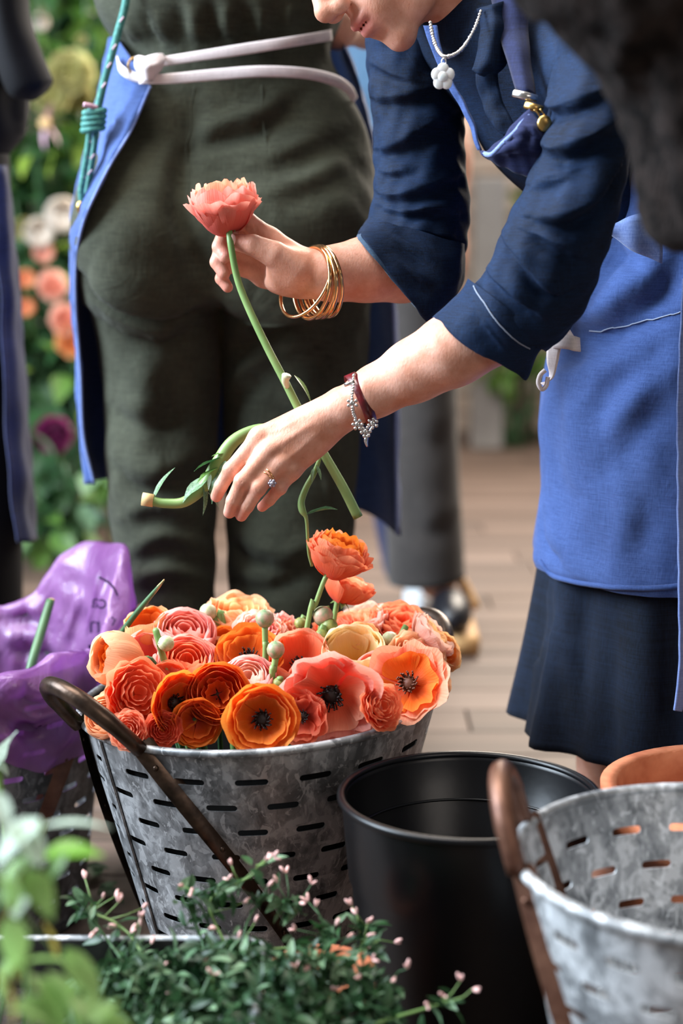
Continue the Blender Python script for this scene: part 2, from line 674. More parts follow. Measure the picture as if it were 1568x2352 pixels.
M['apron'] = cloth('blue_apron_cotton', srgb(44, 64, 112), srgb(72, 97, 154), 800, 0.25, 6, 0.1, lumps=(22, 0.3, 0.006))
M['apron_dark'] = cloth('navy_apron_cotton', srgb(20, 24, 50), srgb(40, 48, 88), 800, 0.3, 6, 0.05)
M['apron_edge'] = cloth('apron_hem', srgb(90, 110, 170), srgb(140, 160, 210), 800, 0.3, 12)
M['olive'] = cloth('olive_linen', srgb(38, 40, 30), srgb(70, 73, 59), 620, 0.35, 10, 0.06, 0.85, lumps=(16, 0.3, 0.012))
M['tape'] = cloth('white_cotton_tape', srgb(196, 186, 188), srgb(232, 222, 222), 900, 0.25, 20, 0.1)
M['grey'] = cloth('grey_trousers', srgb(40, 37, 36), srgb(66, 62, 60), 500, 0.2, 8)
M['black'] = cloth('black_cloth', srgb(5, 5, 8), srgb(15, 15, 20), 500, 0.2, 8, 0.02)
M['navy'] = cloth('navy_cloth', srgb(18, 23, 48), srgb(36, 45, 86), 500, 0.2, 8)
M['shirt_blue'] = cloth('pale_blue_shirt', srgb(50, 76, 100), srgb(78, 106, 130), 500, 0.2, 8)
M['coat'] = simple('brown_fleece', srgb(12, 9, 8), srgb(46, 38, 35), 55, 0.95, [(420, 0.9, 0.006, (1, 1, 0.35)), (60, 0.5, 0.01, None)], sheen=0.02, spec=0.1)
M['thread'] = simple('pale_thread', srgb(150, 160, 180), rough=0.8)
M['gold'] = simple('gold', srgb(222, 160, 100), srgb(236, 190, 140), 60, 0.16, metal=1.0)
M['silver'] = simple('silver', srgb(214, 212, 210), rough=0.22, metal=1.0)
M['brass'] = simple('brass', srgb(206, 168, 100), rough=0.3, metal=1.0)
M['leather'] = simple('burgundy_leather', srgb(70, 8, 14), srgb(110, 18, 28), 60, 0.32, [(300, 0.2, 0.001, None)], coat=0.3)
M['pearl'] = simple('pearl', srgb(232, 226, 220), rough=0.25, spec=0.7, coat=0.4)
M['shell'] = simple('mother_of_pearl', srgb(250, 246, 242), rough=0.3, sss=0.2)
M['nail'] = simple('fingernail', srgb(240, 200, 190), rough=0.22, coat=0.3)
M['hair'] = simple('brown_hair', srgb(60, 40, 28), srgb(100, 70, 48), 60, 0.5, [(300, 0.6, 0.003, (1, 1, 0.1))])
M['stone'] = simple('ring_stone', srgb(170, 165, 180), rough=0.05, metal=0.6)
# galvanised steel: spangle, white bloom and dark scuffs
for nm, tone in (('galv', 0), ('galv_dark', -1), ('galv_pale', 1)):
    m, nt, b, out = nodes('galvanised_steel' + ('' if not tone else '_dull' if tone < 0 else '_pale'))
    setb(b, metal=0.45 if tone < 1 else 0.25, rough=0.42)
    k = {0: 1.2, -1: 0.55, 1: 1.75}[tone]
    g = lambda v: tuple(min(1, x * k) for x in srgb(v, v + 2, v + 4)[:3]) + (1,)
    tc = nn(nt, 'ShaderNodeTexCoord')
    vo = nn(nt, 'ShaderNodeTexVoronoi'); vo.inputs['Scale'].default_value = 120
    nt.links.new(tc.outputs['Object'], vo.inputs['Vector'])
    sp = nn(nt, 'ShaderNodeSeparateColor'); nt.links.new(vo.outputs['Color'], sp.inputs[0])
    n1 = noise(nt, 26, 5, 0.65, (1, 1, 0.6), 0.6)
    ad = nn(nt, 'ShaderNodeMath', operation='MULTIPLY_ADD')
    nt.links.new(sp.outputs[0], ad.inputs[0]); ad.inputs[1].default_value = 0.10
    nt.links.new(n1, ad.inputs[2])
    c = ramp(nt, ad.outputs[0], [(0.44, g(84)), (0.50, g(108)), (0.56, g(122)), (0.64, g(156))])
    wh = ramp(nt, noise(nt, 70, 4, 0.6, (1, 1, 0.45), 1.6), [(0.585, (0, 0, 0, 1)), (0.61, (1, 1, 1, 1))])
    wf = nn(nt, 'ShaderNodeMath', operation='MULTIPLY'); nt.links.new(wh, wf.inputs[0]); wf.inputs[1].default_value = 0.5
    nt.links.new(mixc(nt, wf.outputs[0], c, g(188)), b.inputs['Base Color'])
    nt.links.new(ramp(nt, n1, [(0.3, (0.34,) * 3), (0.7, (0.6,) * 3)]), b.inputs['Roughness'])
    bump(nt, b, noise(nt, 30, 3), 0.2, 0.004)
    M[nm] = m
M['iron'] = simple('bronzed_iron', srgb(40, 30, 24), srgb(84, 66, 54), 40, 0.36, [(90, 0.25, 0.002, None)], metal=0.75)
M['iron_red'] = simple('rusty_iron', srgb(84, 52, 40), srgb(120, 84, 66), 40, 0.45, [(90, 0.25, 0.002, None)], metal=0.5)
M['plastic'] = simple('black_plastic', srgb(5, 5, 7), srgb(10, 11, 14), 8, 0.33, [(60, 0.08, 0.002, None)], spec=0.3)
M['liner'] = simple('dull_black_liner', srgb(9, 9, 9), rough=0.9, spec=0.05)
M['terracotta'] = simple('terracotta', srgb(176, 96, 62), srgb(206, 128, 90), 30, 0.85, [(90, 0.3, 0.003, None)])
M['tin'] = simple('dark_tin', srgb(52, 52, 54), srgb(96, 96, 98), 22, 0.45, metal=0.6)
M['soil'] = simple('potting_soil', srgb(24, 18, 14), srgb(50, 38, 28), 90, 0.95, [(120, 0.9, 0.01, None)])
m, nt, b, out = nodes('purple_plastic_film')
setb(b, rough=0.26, spec=0.65, coat=0.3)
c = ramp(nt, noise(nt, 9, 3), [(0.3, srgb(158, 102, 166)), (0.7, srgb(198, 150, 206))])
nt.links.new(c, b.inputs['Base Color'])
bump(nt, b, noise(nt, 26, 4, 0.6, (1, 1, 0.35), 1.5), 0.45, 0.012)
tr = nn(nt, 'ShaderNodeBsdfTranslucent'); nt.links.new(c, tr.inputs['Color'])
tp = nn(nt, 'ShaderNodeBsdfTransparent'); tp.inputs[0].default_value = srgb(196, 140, 214)
mx = nn(nt, 'ShaderNodeMixShader'); mx.inputs[0].default_value = 0.5
nt.links.new(b.outputs[0], mx.inputs[1]); nt.links.new(tr.outputs[0], mx.inputs[2])
mx2 = nn(nt, 'ShaderNodeMixShader'); mx2.inputs[0].default_value = 0.2
nt.links.new(mx.outputs[0], mx2.inputs[1]); nt.links.new(tp.outputs[0], mx2.inputs[2])
nt.links.new(mx2.outputs[0], out.inputs['Surface'])
M['film'] = m
M['ink'] = simple('dark_ink', srgb(52, 30, 76), rough=0.5)
M['rope'] = simple('teal_rope', srgb(36, 100, 96), srgb(70, 140, 132), 160, 0.7, [(700, 0.6, 0.001, (1, 1, 0.3))])
M['rope_fleck'] = simple('pale_rope_fleck', srgb(200, 170, 186), rough=0.7)
M['pink_tip'] = simple('pink_rope_end', srgb(206, 166, 184), rough=0.5)
m, nt, b, out = nodes('worn_floor_boards')
setb(b, rough=0.62)
oi = nn(nt, 'ShaderNodeObjectInfo')
g1 = noise(nt, 9, 5, 0.65, (0.12, 1, 1), 0.4)
g2 = noise(nt, 3.5, 3, 0.5)
ad = nn(nt, 'ShaderNodeMath', operation='MULTIPLY_ADD')
nt.links.new(oi.outputs['Random'], ad.inputs[0]); ad.inputs[1].default_value = 0.28
nt.links.new(g1, ad.inputs[2])
c = ramp(nt, ad.outputs[0], [(0.35, srgb(56, 43, 36)), (0.6, srgb(84, 67, 57)), (0.85, srgb(108, 90, 80))])
nt.links.new(c, b.inputs['Base Color'])
bump(nt, b, g1, 0.25, 0.004)
M['plank'] = m
M['gap'] = simple('floor_gap', srgb(30, 24, 20), rough=0.9)
m, nt, b, out = nodes('whitewashed_brick')
setb(b, rough=0.9)
oi = nn(nt, 'ShaderNodeObjectInfo')
c = ramp(nt, oi.outputs['Random'], [(0.0, srgb(184, 146, 122)), (0.35, srgb(208, 186, 168)), (0.7, srgb(164, 122, 100)), (1.0, srgb(222, 210, 196))])
c = mixc(nt, noise(nt, 12, 4), c, srgb(206, 190, 176))
nt.links.new(c, b.inputs['Base Color'])
bump(nt, b, noise(nt, 40, 3), 0.5, 0.006)
M['brick'] = m
M['mortar'] = simple('mortar', srgb(150, 136, 124), srgb(176, 160, 148), 8, 0.95)
M['post'] = simple('grey_painted_post', srgb(140, 136, 134), srgb(160, 156, 152), 6, 0.6)
M['wood_sole'] = simple('wooden_sole', srgb(196, 150, 96), srgb(216, 172, 118), 30, 0.6, stretch=(0.2, 1, 1))
M['shoe'] = simple('black_leather', srgb(14, 16, 24), rough=0.4)
M['sock'] = simple('white_canvas', srgb(206, 210, 214), rough=0.85)
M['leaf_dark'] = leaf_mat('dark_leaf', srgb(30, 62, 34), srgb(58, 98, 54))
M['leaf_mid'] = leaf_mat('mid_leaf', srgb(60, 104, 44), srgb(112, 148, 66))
M['leaf_lime'] = leaf_mat('lime_leaf', srgb(120, 158, 54), srgb(170, 190, 84), 0.4)
M['leaf_fore'] = leaf_mat('pale_green_leaf', srgb(116, 160, 82), srgb(166, 200, 122), 0.45, 0.45)
M['leaf_fresh'] = leaf_mat('fresh_green_leaf', srgb(112, 180, 52), srgb(150, 206, 84), 0.5, 0.35)
M['leaf_silver'] = leaf_mat('silvery_leaf', srgb(168, 192, 170), srgb(206, 220, 206), 0.3, 0.5)
M['leaf_autumn'] = leaf_mat('yellowing_leaf', srgb(140, 140, 54), srgb(186, 160, 80), 0.4)
M['leaf_jas'] = leaf_mat('jasmine_leaf', srgb(24, 52, 32), srgb(60, 94, 58), 0.25, 0.42)
M['leaf_jas2'] = leaf_mat('jasmine_leaf_pale', srgb(74, 110, 76), srgb(134, 164, 128), 0.25, 0.45)
M['stem'] = leaf_mat('green_stem', srgb(104, 142, 76), srgb(150, 178, 112), 0.1, 0.4)
M['stem_dark'] = leaf_mat('dark_green_stem', srgb(52, 88, 56), srgb(88, 124, 84), 0.1, 0.4)
M['stem_cut'] = simple('cut_stem_end', srgb(206, 172, 120), rough=0.7)
M['budpink'] = simple('jasmine_bud', srgb(236, 206, 196), srgb(232, 160, 160), 200, 0.5)
M['bud'] = simple('ranunculus_bud', srgb(112, 146, 100), srgb(196, 150, 132), 1.3, 0.5)
M['budwhite'] = simple('pale_bud', srgb(150, 170, 112), srgb(214, 204, 176), 1.2, 0.5)
M['budolive'] = simple('olive_bud', srgb(108, 122, 58), srgb(160, 158, 84), 1.3, 0.5)
M['stamen'] = simple('dark_stamens', srgb(14, 8, 8), srgb(52, 24, 14), 200, 0.6)
M['stamen_brown'] = simple('brown_stamens', srgb(58, 24, 10), srgb(120, 60, 30), 200, 0.6)
P_ = {
    'orange': (srgb(222, 76, 8), srgb(236, 112, 20), srgb(246, 146, 58)),
    'deep': (srgb(176, 44, 6), srgb(222, 88, 16), srgb(240, 128, 50)),
    'coral': (srgb(240, 78, 26), srgb(250, 112, 60), srgb(254, 156, 112)),
    'red': (srgb(190, 34, 14), srgb(232, 70, 34), srgb(246, 118, 82)),
    'peach': (srgb(250, 146, 70), srgb(254, 180, 124), srgb(255, 212, 172)),
    'apricot': (srgb(246, 150, 50), srgb(252, 182, 104), srgb(254, 212, 154)),
    'salmon': (srgb(243, 94, 44), srgb(250, 132, 90), srgb(254, 180, 148)),
    'pink': (srgb(232, 82, 70), srgb(244, 124, 108), srgb(252, 176, 162)),
    'rose': (srgb(230, 88, 92), srgb(244, 136, 132), srgb(252, 190, 184)),
    'blush': (srgb(248, 160, 120), srgb(250, 190, 166), srgb(254, 222, 208)),
    'cream': (srgb(252, 184, 50), srgb(255, 220, 130), srgb(255, 240, 200)),
    'white': (srgb(230, 214, 190), srgb(240, 228, 214), srgb(250, 244, 236)),
    'yellow': (srgb(160, 160, 84), srgb(186, 182, 112), srgb(206, 200, 146)),
    'mauve': (srgb(190, 130, 160), srgb(206, 150, 176), srgb(226, 184, 202)),
    'magenta': (srgb(96, 20, 70), srgb(130, 34, 96), srgb(160, 60, 120)),
}
_lt = lambda c, k: tuple(c[i] * (1 - k) + (1.0, 0.62, 0.40)[i] * k for i in range(3)) + (1,)
P_ = {k: v if k in ('magenta', 'orange', 'deep', 'white', 'yellow', 'mauve') else (_lt(v[0], .03), _lt(v[1], .08), _lt(v[2], .12)) for k, v in P_.items()}
PM = {k: petal_mat('petal_' + k, *v) for k, v in P_.items()}

# ---------------------------------------------------------------- the setting
random.seed(4)
floor = mk('floor', boxvf((-3.4, -0.3, -0.06), (3.4, 6.75, -0.016)), M['gap'], smooth=False, origin=(0, 0, 0))
tag(floor, kind='structure')
plank_me = [mesh('plank', *boxvf((0, 0, 0), (L, 0.127, 0.016), 0.002), smooth=False) for L in (1.35, 1.7, 2.0)]
for r in range(57):
    x = -2.6 + random.uniform(-0.9, 0)
    while x < 2.4:
        k = random.randrange(3)
        L = (1.35, 1.7, 2.0)[k]
        o = put('plank', plank_me[k], M['plank'], floor)
        o.location = (x, -0.25 + r * 0.13, -0.016 + random.uniform(-0.0012, 0))
        x += L + 0.003
WY = 6.7
wall = mk('wall_back', boxvf((-3.4, WY, -0.02), (3.4, WY + 0.2, 3.2)), M['mortar'], smooth=False, origin=(0, WY, 0))
tag(wall, kind='structure')
brick_me = [mesh('brick', *boxvf((0, -0.014, 0), (0.215, 0.05, 0.066), 0.004), smooth=False) for _ in range(1)]
half_me = mesh('brick', *boxvf((0, -0.014, 0), (0.102, 0.05, 0.066), 0.004), smooth=False)
for r in range(22):
    x = -0.05 if r % 2 else 0.06
    for k in range(12):
        o = put('brick', brick_me[0], M['brick'], wall)
        o.location = (x, random.uniform(-0.006, 0.004), 0.02 + r * 0.077)
        x += 0.227

fb_ = []
for r in range(34):                                  # the rest of the wall, out of sight or too far out of focus to tell apart
    for k in range(-15, 27):
        if 0 <= k < 12 and r < 22:
            continue
        x, z = (-0.05 if r % 2 else 0.06) + k * 0.227, 0.02 + r * 0.077
        fb_.append(boxvf((x, WY - 0.014 + random.uniform(-.006, .004), z), (x + 0.215, WY + 0.03, z + 0.066)))
tag(mk('brickwork', join(fb_), M['brick'], wall, smooth=False), kind='stuff')
# grey post by the wall and the leafy plants in front of it
pst = mk('post', boxvf((0.485, 6.32, 0.0), (0.60, 6.42, 1.0), 0.006), M['post'], smooth=False)
tag(pst, 'pale grey square post before the whitewashed brick wall', 'post')


def leaf_mesh(name, L=1.0, W=0.5, droop=0.25, fold=0.12, nu=5, nv=7, tip=1.0, wave=0.0):
    V = []
    for j in range(nv):
        t = j / (nv - 1)
        w = W * 0.5 * (math.sin(math.pi * min(1, t ** 0.8 * 0.97 + 0.02)) ** 0.85) * (1 - 0.15 * t)
        for i in range(nu):
            u = 2 * i / (nu - 1) - 1
            V.append([u * w, t * L, -droop * L * t * t + fold * W * abs(u) * math.sin(math.pi * t) + wave * W * math.sin(9 * t + 2 * u) * u])
    return mesh(name, V, gridf(nv, nu))


LEAF = {k: leaf_mesh('leaf', *a) for k, a in {
    'broad': (1, 0.62, 0.3, 0.14), 'oval': (1, 0.48, 0.2, 0.16, 5, 7, 1.0, 0.05), 'slim': (1, 0.28, 0.25, 0.12), 'jas': (1, 0.40, 0.22, 0.16, 3, 6)}.items()}


def rot_to(d, roll=0.0):
    """rotation that turns +Y along d"""
    return (Vector(d).to_track_quat('Y', 'Z') @ Matrix.Rotation(roll, 3, 'Y').to_quaternion()).to_euler()


def add_leaf(parent, kind, pos, d, size, mat, roll=0.0, name='leaf'):
    me = LEAF[kind]
    key = (kind, mat)
    if key not in LEAFM:
        c = me.copy(); c.materials.clear(); c.materials.append(M[mat]); c.name = 'leaf'
        LEAFM[key] = c
    o = bpy.data.objects.new(name, LEAFM[key])
    COL.objects.link(o)
    o.parent = parent
    o.location = tuple(np.asarray(pos) - worldloc(parent))
    o.rotation_euler = rot_to(d, roll)
    o.scale = (size,) * 3
    return o


LEAFM = {}


def leaf_mass(name, pts, kind, smin, smax, mat, parent, rnd, dirs=None):
    """many small leaves joined into one"""
    V0 = np.array([v.co[:] for v in LEAF[kind].vertices])
    F0 = [list(p.vertices) for p in LEAF[kind].polygons]
    Vs, Fs, n = [], [], 0
    for i, p in enumerate(pts):
        d = dirs[i] if dirs is not None else rnd.normal(size=3)
        q = (Vector(d).to_track_quat('Y', 'Z') @ Matrix.Rotation(rnd.uniform(-1, 1), 3, 'Y').to_quaternion()).to_matrix()
        Vs.append(V0 * rnd.uniform(smin, smax) @ np.array(q).T + p)
        Fs += [[a + n for a in f] for f in F0]
        n += len(V0)
    o = mk(name, (np.concatenate(Vs), Fs), M[mat], parent)
    return tag(o, kind='stuff')


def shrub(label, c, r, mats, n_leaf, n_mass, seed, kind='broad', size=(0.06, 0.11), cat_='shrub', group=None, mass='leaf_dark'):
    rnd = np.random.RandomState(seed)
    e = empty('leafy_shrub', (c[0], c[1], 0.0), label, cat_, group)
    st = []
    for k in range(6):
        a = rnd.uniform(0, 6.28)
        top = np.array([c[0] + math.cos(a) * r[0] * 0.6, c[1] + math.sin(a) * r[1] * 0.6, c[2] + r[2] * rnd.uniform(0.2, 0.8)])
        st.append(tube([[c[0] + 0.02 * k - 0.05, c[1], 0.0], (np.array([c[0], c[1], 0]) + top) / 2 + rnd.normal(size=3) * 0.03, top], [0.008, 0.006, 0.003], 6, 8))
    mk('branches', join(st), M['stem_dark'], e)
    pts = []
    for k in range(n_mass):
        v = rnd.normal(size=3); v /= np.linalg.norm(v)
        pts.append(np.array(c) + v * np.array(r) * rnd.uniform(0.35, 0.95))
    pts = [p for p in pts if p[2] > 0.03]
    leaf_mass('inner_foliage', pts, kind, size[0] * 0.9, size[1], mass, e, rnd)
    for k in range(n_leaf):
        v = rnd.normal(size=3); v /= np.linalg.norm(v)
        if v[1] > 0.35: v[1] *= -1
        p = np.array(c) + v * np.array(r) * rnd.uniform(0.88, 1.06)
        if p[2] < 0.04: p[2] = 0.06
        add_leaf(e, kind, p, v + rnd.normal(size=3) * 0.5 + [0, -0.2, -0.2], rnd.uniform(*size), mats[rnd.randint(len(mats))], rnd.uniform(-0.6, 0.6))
    return e


def X_(px, Y):
    return float(at(px, 600, Y)[0])


# flower-covered green bank at the left
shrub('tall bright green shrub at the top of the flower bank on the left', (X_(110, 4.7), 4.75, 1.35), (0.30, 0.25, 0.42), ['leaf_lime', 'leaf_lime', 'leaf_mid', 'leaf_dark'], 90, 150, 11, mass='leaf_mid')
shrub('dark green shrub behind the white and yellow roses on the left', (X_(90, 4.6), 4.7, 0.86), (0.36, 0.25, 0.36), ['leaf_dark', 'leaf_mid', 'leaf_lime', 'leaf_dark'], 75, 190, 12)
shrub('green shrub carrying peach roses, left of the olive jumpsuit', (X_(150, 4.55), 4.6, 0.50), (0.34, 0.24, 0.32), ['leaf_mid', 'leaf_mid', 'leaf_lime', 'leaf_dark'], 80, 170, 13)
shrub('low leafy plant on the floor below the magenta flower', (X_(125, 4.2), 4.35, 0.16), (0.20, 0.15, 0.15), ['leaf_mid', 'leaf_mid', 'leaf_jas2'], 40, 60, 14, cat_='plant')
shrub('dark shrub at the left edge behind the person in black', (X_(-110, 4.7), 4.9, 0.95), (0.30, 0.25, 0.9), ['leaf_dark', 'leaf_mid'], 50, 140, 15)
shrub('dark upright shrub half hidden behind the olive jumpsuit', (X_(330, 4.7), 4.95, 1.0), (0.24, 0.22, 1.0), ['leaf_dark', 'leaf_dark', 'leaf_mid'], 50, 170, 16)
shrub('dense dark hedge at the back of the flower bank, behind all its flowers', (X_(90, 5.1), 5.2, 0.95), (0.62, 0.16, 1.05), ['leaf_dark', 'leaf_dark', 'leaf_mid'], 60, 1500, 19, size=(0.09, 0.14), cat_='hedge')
# plants at the brick wall, right
shrub('bushy green plant against the brick wall, under the cuff of the near sleeve', (X_(1185, 6.3), 6.35, 0.42), (0.17, 0.12, 0.19), ['leaf_mid', 'leaf_lime', 'leaf_mid'], 40, 60, 17, size=(0.06, 0.10), cat_='plant', mass='leaf_mid')
shrub('slim green climber on the brick wall below the apron bib', (X_(1215, 6.4), 6.5, 1.0), (0.06, 0.08, 0.16), ['leaf_mid', 'leaf_lime'], 22, 20, 18, size=(0.05, 0.08), cat_='plant', mass='leaf_mid')

# ---------------------------------------------------------------- the person bending over the flowers
wm = empty('person', (0.43, 2.05, 0.0), 'person in dark denim shirt and blue apron bending to arrange flowers with both hands', 'person')


def HL(cx, cy, dy=0.0):
    return at(460 + cx / 3.5636, 840 + cy / 3.5636, 1.80 + dy)


def HR(cx, cy, dy=0.0):
    return at(460 + cx / 4.3556, 470 + cy / 4.3556, 1.92 + dy)


def finger(f, pts, rs, k0=0.008):
    f.chain(pts, rs, 0.002, k0)


# near hand: back of the hand seen, fingers hanging down to the left
p0, p1 = np.array([-0.16, 1.68, 0.50]), np.array([0.26, 1.93, 0.86])
fl = Field(p0, p1, 0.00125)
fl.cone(HL(2700, -420, -0.05), HL(2050, -120, -0.03), 0.037, 0.034, 0.02)
fl.cone(HL(2050, -120, -0.03), HL(1750, 40, -0.012), 0.034, 0.0295, 0.02)
fl.cone(HL(1750, 40, -0.012), HL(1440, 205, 0), 0.0295, 0.0250, 0.02)
fl.cone(HL(1440, 205, 0), HL(1225, 330, 0), 0.0250, 0.0225, 0.015)
MC = [((1130, 300, 0.006), (485, 585, 0.012), 0.0140, 0.0112), ((1130, 340, 0.0), (570, 690, 0.0), 0.014, 0.0112),
      ((1140, 400, 0.002), (660, 790, -0.002), 0.014, 0.0102), ((1150, 455, 0.006), (750, 855, 0.002), 0.0135, 0.0092)]
for a, b_, ra, rb in MC:
    fl.cone(HL(*a), HL(*b_), ra, rb, 0.010)
fl.ell(HL(860, 590, 0.014), (0.038, 0.015, 0.024), np.array([unit(HL(500, 800) - HL(1150, 330)), [0, 1, 0], np.cross(unit(HL(500, 800) - HL(1150, 330)), [0, 1, 0])]), 0.012)
FL = [([(485, 585, 0.012), (250, 850, 0.004), (168, 985, 0.010), (132, 1068, 0.018)], [0.0100, 0.0082, 0.0073, 0.0066]),
      ([(570, 690, 0.0), (345, 945, -0.012), (268, 1105, -0.008), (238, 1200, 0.0)], [0.0104, 0.0086, 0.0076, 0.0067]),
      ([(660, 790, -0.002), (470, 1005, -0.014), (382, 1150, -0.009), (335, 1228, 0.0)], [0.0098, 0.0082, 0.0073, 0.0064]),
      ([(750, 855, 0.002), (650, 1000, -0.004), (565, 1100, 0.002), (505, 1155, 0.010)], [0.0088, 0.0070, 0.0062, 0.0055])]
for pts, rs in FL:
    finger(fl, [HL(*p) for p in pts], rs)
for pts, rs in FL:                                   # knuckles
    fl.ell(HL(pts[0][0], pts[0][1], pts[0][2] - 0.006), (0.0075,) * 3, None, 0.006)
    fl.ell(HL(pts[1][0], pts[1][1], pts[1][2] - 0.0015), (rs[1] + 0.0004,) * 3, None, 0.003)
finger(fl, [HL(1050, 480, 0.020), HL(800, 690, 0.042), HL(640, 840, 0.050), HL(560, 940, 0.050)], [0.0150, 0.0115, 0.0095, 0.0075])
hand_l = fl.mesh(2)
cre = []                                             # creases over the finger joints, wrinkles at the wrist
for pts, rs in FL:
    for j, n_ in ((1, 3), (2, 2)):
        a, b_ = np.array(pts[j][:2]), np.array(pts[j + 1][:2]) if j + 1 < len(pts) else None
        dr = unit(b_ - np.array(pts[j - 1][:2])); pr = np.array([-dr[1], dr[0]])
        for k in range(n_):
            c_ = a + dr * (k - (n_ - 1) / 2) * 22
            q = [(460 + (c_ + pr * s_ * 34 + dr * 5 * s_ * s_)[0] / 3.5636, 840 + (c_ + pr * s_ * 34 + dr * 5 * s_ * s_)[1] / 3.5636) for s_ in (-1, 0, 1)]
            cre.append((q, 0.0012, -0.00055, 'r'))
for k in range(4):
    cre.append(([(764 - 5 * k, 985 - 2 * k), (770 - 5 * k, 1000 - 2 * k), (778 - 5 * k, 1012 - 2 * k)], 0.0013, -0.0005, 'r'))
for (a, b_) in (((596, 1000), (700, 940)), ((622, 1036), (725, 965)), ((648, 1068), (740, 990))):  # tendons
    cre.append(([a, ((a[0] + b_[0]) / 2, (a[1] + b_[1]) / 2), b_], 0.0035, 0.0009, 'r'))
hand_l = folds(hand_l, cre)

# far hand: thumb towards us, fingers closed round the stem
p0, p1 = np.array([-0.17, 1.85, 0.76]), np.array([0.16, 2.08, 0.95])
fr = Field(p0, p1, 0.0015)
fr.cone(HR(2230, 575, 0.070), HR(2010, 610, 0.040), 0.034, 0.0375, 0.02)
fr.cone(HR(2010, 610, 0.040), HR(1650, 650, 0.016), 0.0385, 0.0325, 0.02)
fr.cone(HR(1650, 650, 0.016), HR(1330, 690, 0), 0.0325, 0.0280, 0.02)
fr.cone(HR(1330, 690, 0), HR(1080, 700, 0), 0.0280, 0.0265, 0.015)
for a, b_, ra, rb in [((1000, 600, 0.006), (690, 355, 0.010), 0.0190, 0.0138), ((1000, 640, 0.014), (660, 440, 0.022), 0.017, 0.0135),
                      ((990, 700, 0.016), (640, 570, 0.026), 0.017, 0.0130), ((990, 770, 0.012), (640, 715, 0.024), 0.0165, 0.0140)]:
    fr.cone(HR(*a), HR(*b_), ra, rb, 0.010)
fr.ell(HR(900, 660, -0.010), (0.027, 0.017, 0.021), None, 0.012)
fr.ell(HR(880, 790, 0.0), (0.026, 0.015, 0.013), None, 0.012)
FR = [([(690, 355, 0.010), (475, 170, 0.0), (352, 190, -0.006), (318, 268, -0.010)], [0.0132, 0.0104, 0.0086, 0.0072]),
      ([(660, 430, 0.022), (262, 262, 0.012), (192, 420, 0.002), (250, 520, -0.006)], [0.0120, 0.0096, 0.0083, 0.0072]),
      ([(645, 560, 0.026), (222, 420, 0.012), (168, 575, 0.0), (235, 690, -0.006)], [0.0115, 0.0092, 0.0081, 0.0070]),
      ([(640, 700, 0.024), (262, 600, 0.012), (212, 740, 0.002), (272, 826, -0.002)], [0.0105, 0.0082, 0.0072, 0.0062]),
      ([(950, 640, -0.014), (740, 500, -0.022), (525, 405, -0.024), (350, 378, -0.020)], [0.0200, 0.0148, 0.0116, 0.0090])]
for pts, rs in FR:
    finger(fr, [HR(*p) for p in pts], rs, 0.007)
for cx, cy in ((440, 260), (490, 300), (560, 270)):  # folds of skin between thumb and forefinger
    fr.ell(HR(cx, cy, -0.012), (0.0022, 0.006, 0.008), None, 0.003, sub=True)
hand_r = fr.mesh(2)

# head: looking down and to the left, seen from the side
yaw = math.radians(24)
U = unit([-0.76, 0, 0.65])
N0 = unit([-0.65, 0, -0.76])
Nf = unit(N0 * math.cos(yaw) + np.array([0, -1, 0]) * math.sin(yaw))
Wd = np.cross(U, Nf)
HC = at(836, 62, 1.90) + U * 0.069 - Nf * 0.1


def hp(u, n, w=0.0):
    return HC + U * u + Nf * n + Wd * w


HA = np.array([U, Nf, Wd])
fh = Field(HC - [0.20, 0.2, 0.24], HC + [0.36, 0.2, 0.16], 0.0026)
fh.ell(hp(0.03, -0.012), (0.108, 0.096, 0.076), HA, 0.02)
fh.ell(hp(-0.045, 0.030), (0.062, 0.055, 0.054), HA, 0.03)
fh.ell(hp(-0.060, 0.052), (0.046, 0.040, 0.040), HA, 0.02)
fh.ell(hp(-0.104, 0.078), (0.017, 0.017, 0.022), HA, 0.018)
for s in (-1, 1):
    fh.ell(hp(-0.012, 0.055, 0.040 * s), (0.026, 0.030, 0.026), HA, 0.02)
    fh.cone(hp(-0.03, -0.02, 0.056 * s), hp(-0.095, 0.05, 0.028 * s), 0.020, 0.015, 0.02)
    fh.ell(hp(0.018, 0.088, 0.032 * s), (0.012, 0.012, 0.019), HA, 0.010, sub=True)
    fh.ell(hp(0.016, 0.076, 0.032 * s), (0.012, 0.012, 0.014), HA, 0.003)
    fh.ell(hp(0.0, -0.012, 0.078 * s), (0.030, 0.016, 0.008), HA, 0.006)
    fh.ell(hp(-0.036, 0.106, 0.0125 * s), (0.009, 0.011, 0.0075), HA, 0.005)
fh.ell(hp(0.036, 0.082), (0.012, 0.014, 0.05), HA, 0.012)
fh.cone(hp(0.015, 0.090), hp(-0.026, 0.116), 0.0085, 0.0105, 0.012)
fh.ell(hp(-0.028, 0.118), (0.0105, 0.0105, 0.0105), HA, 0.006)
fh.ell(hp(-0.068, 0.082), (0.026, 0.019, 0.030), HA, 0.014)
for s in (-1, 1):
    fh.ell(hp(-0.061, 0.100, 0.007 * s), (0.0062, 0.0062, 0.0125), HA, 0.005)
fh.ell(hp(-0.0745, 0.0985), (0.0072, 0.0068, 0.0160), HA, 0.005)
fh.ell(hp(-0.0672, 0.106), (0.0016, 0.010, 0.022), HA, 0.0025, sub=True)
fh.ell(hp(-0.088, 0.100), (0.005, 0.006, 0.018), HA, 0.008, sub=True)
nb = at(1150, 35, 1.97)
fh.cone(hp(-0.055, -0.035), nb, 0.056, 0.060, 0.03)
fh.cone(nb, at(1190, 110, 2.0), 0.060, 0.072, 0.03)
head = fh.mesh(2)
Vh = head[0]
dl = (Vh - HC) @ HA.T
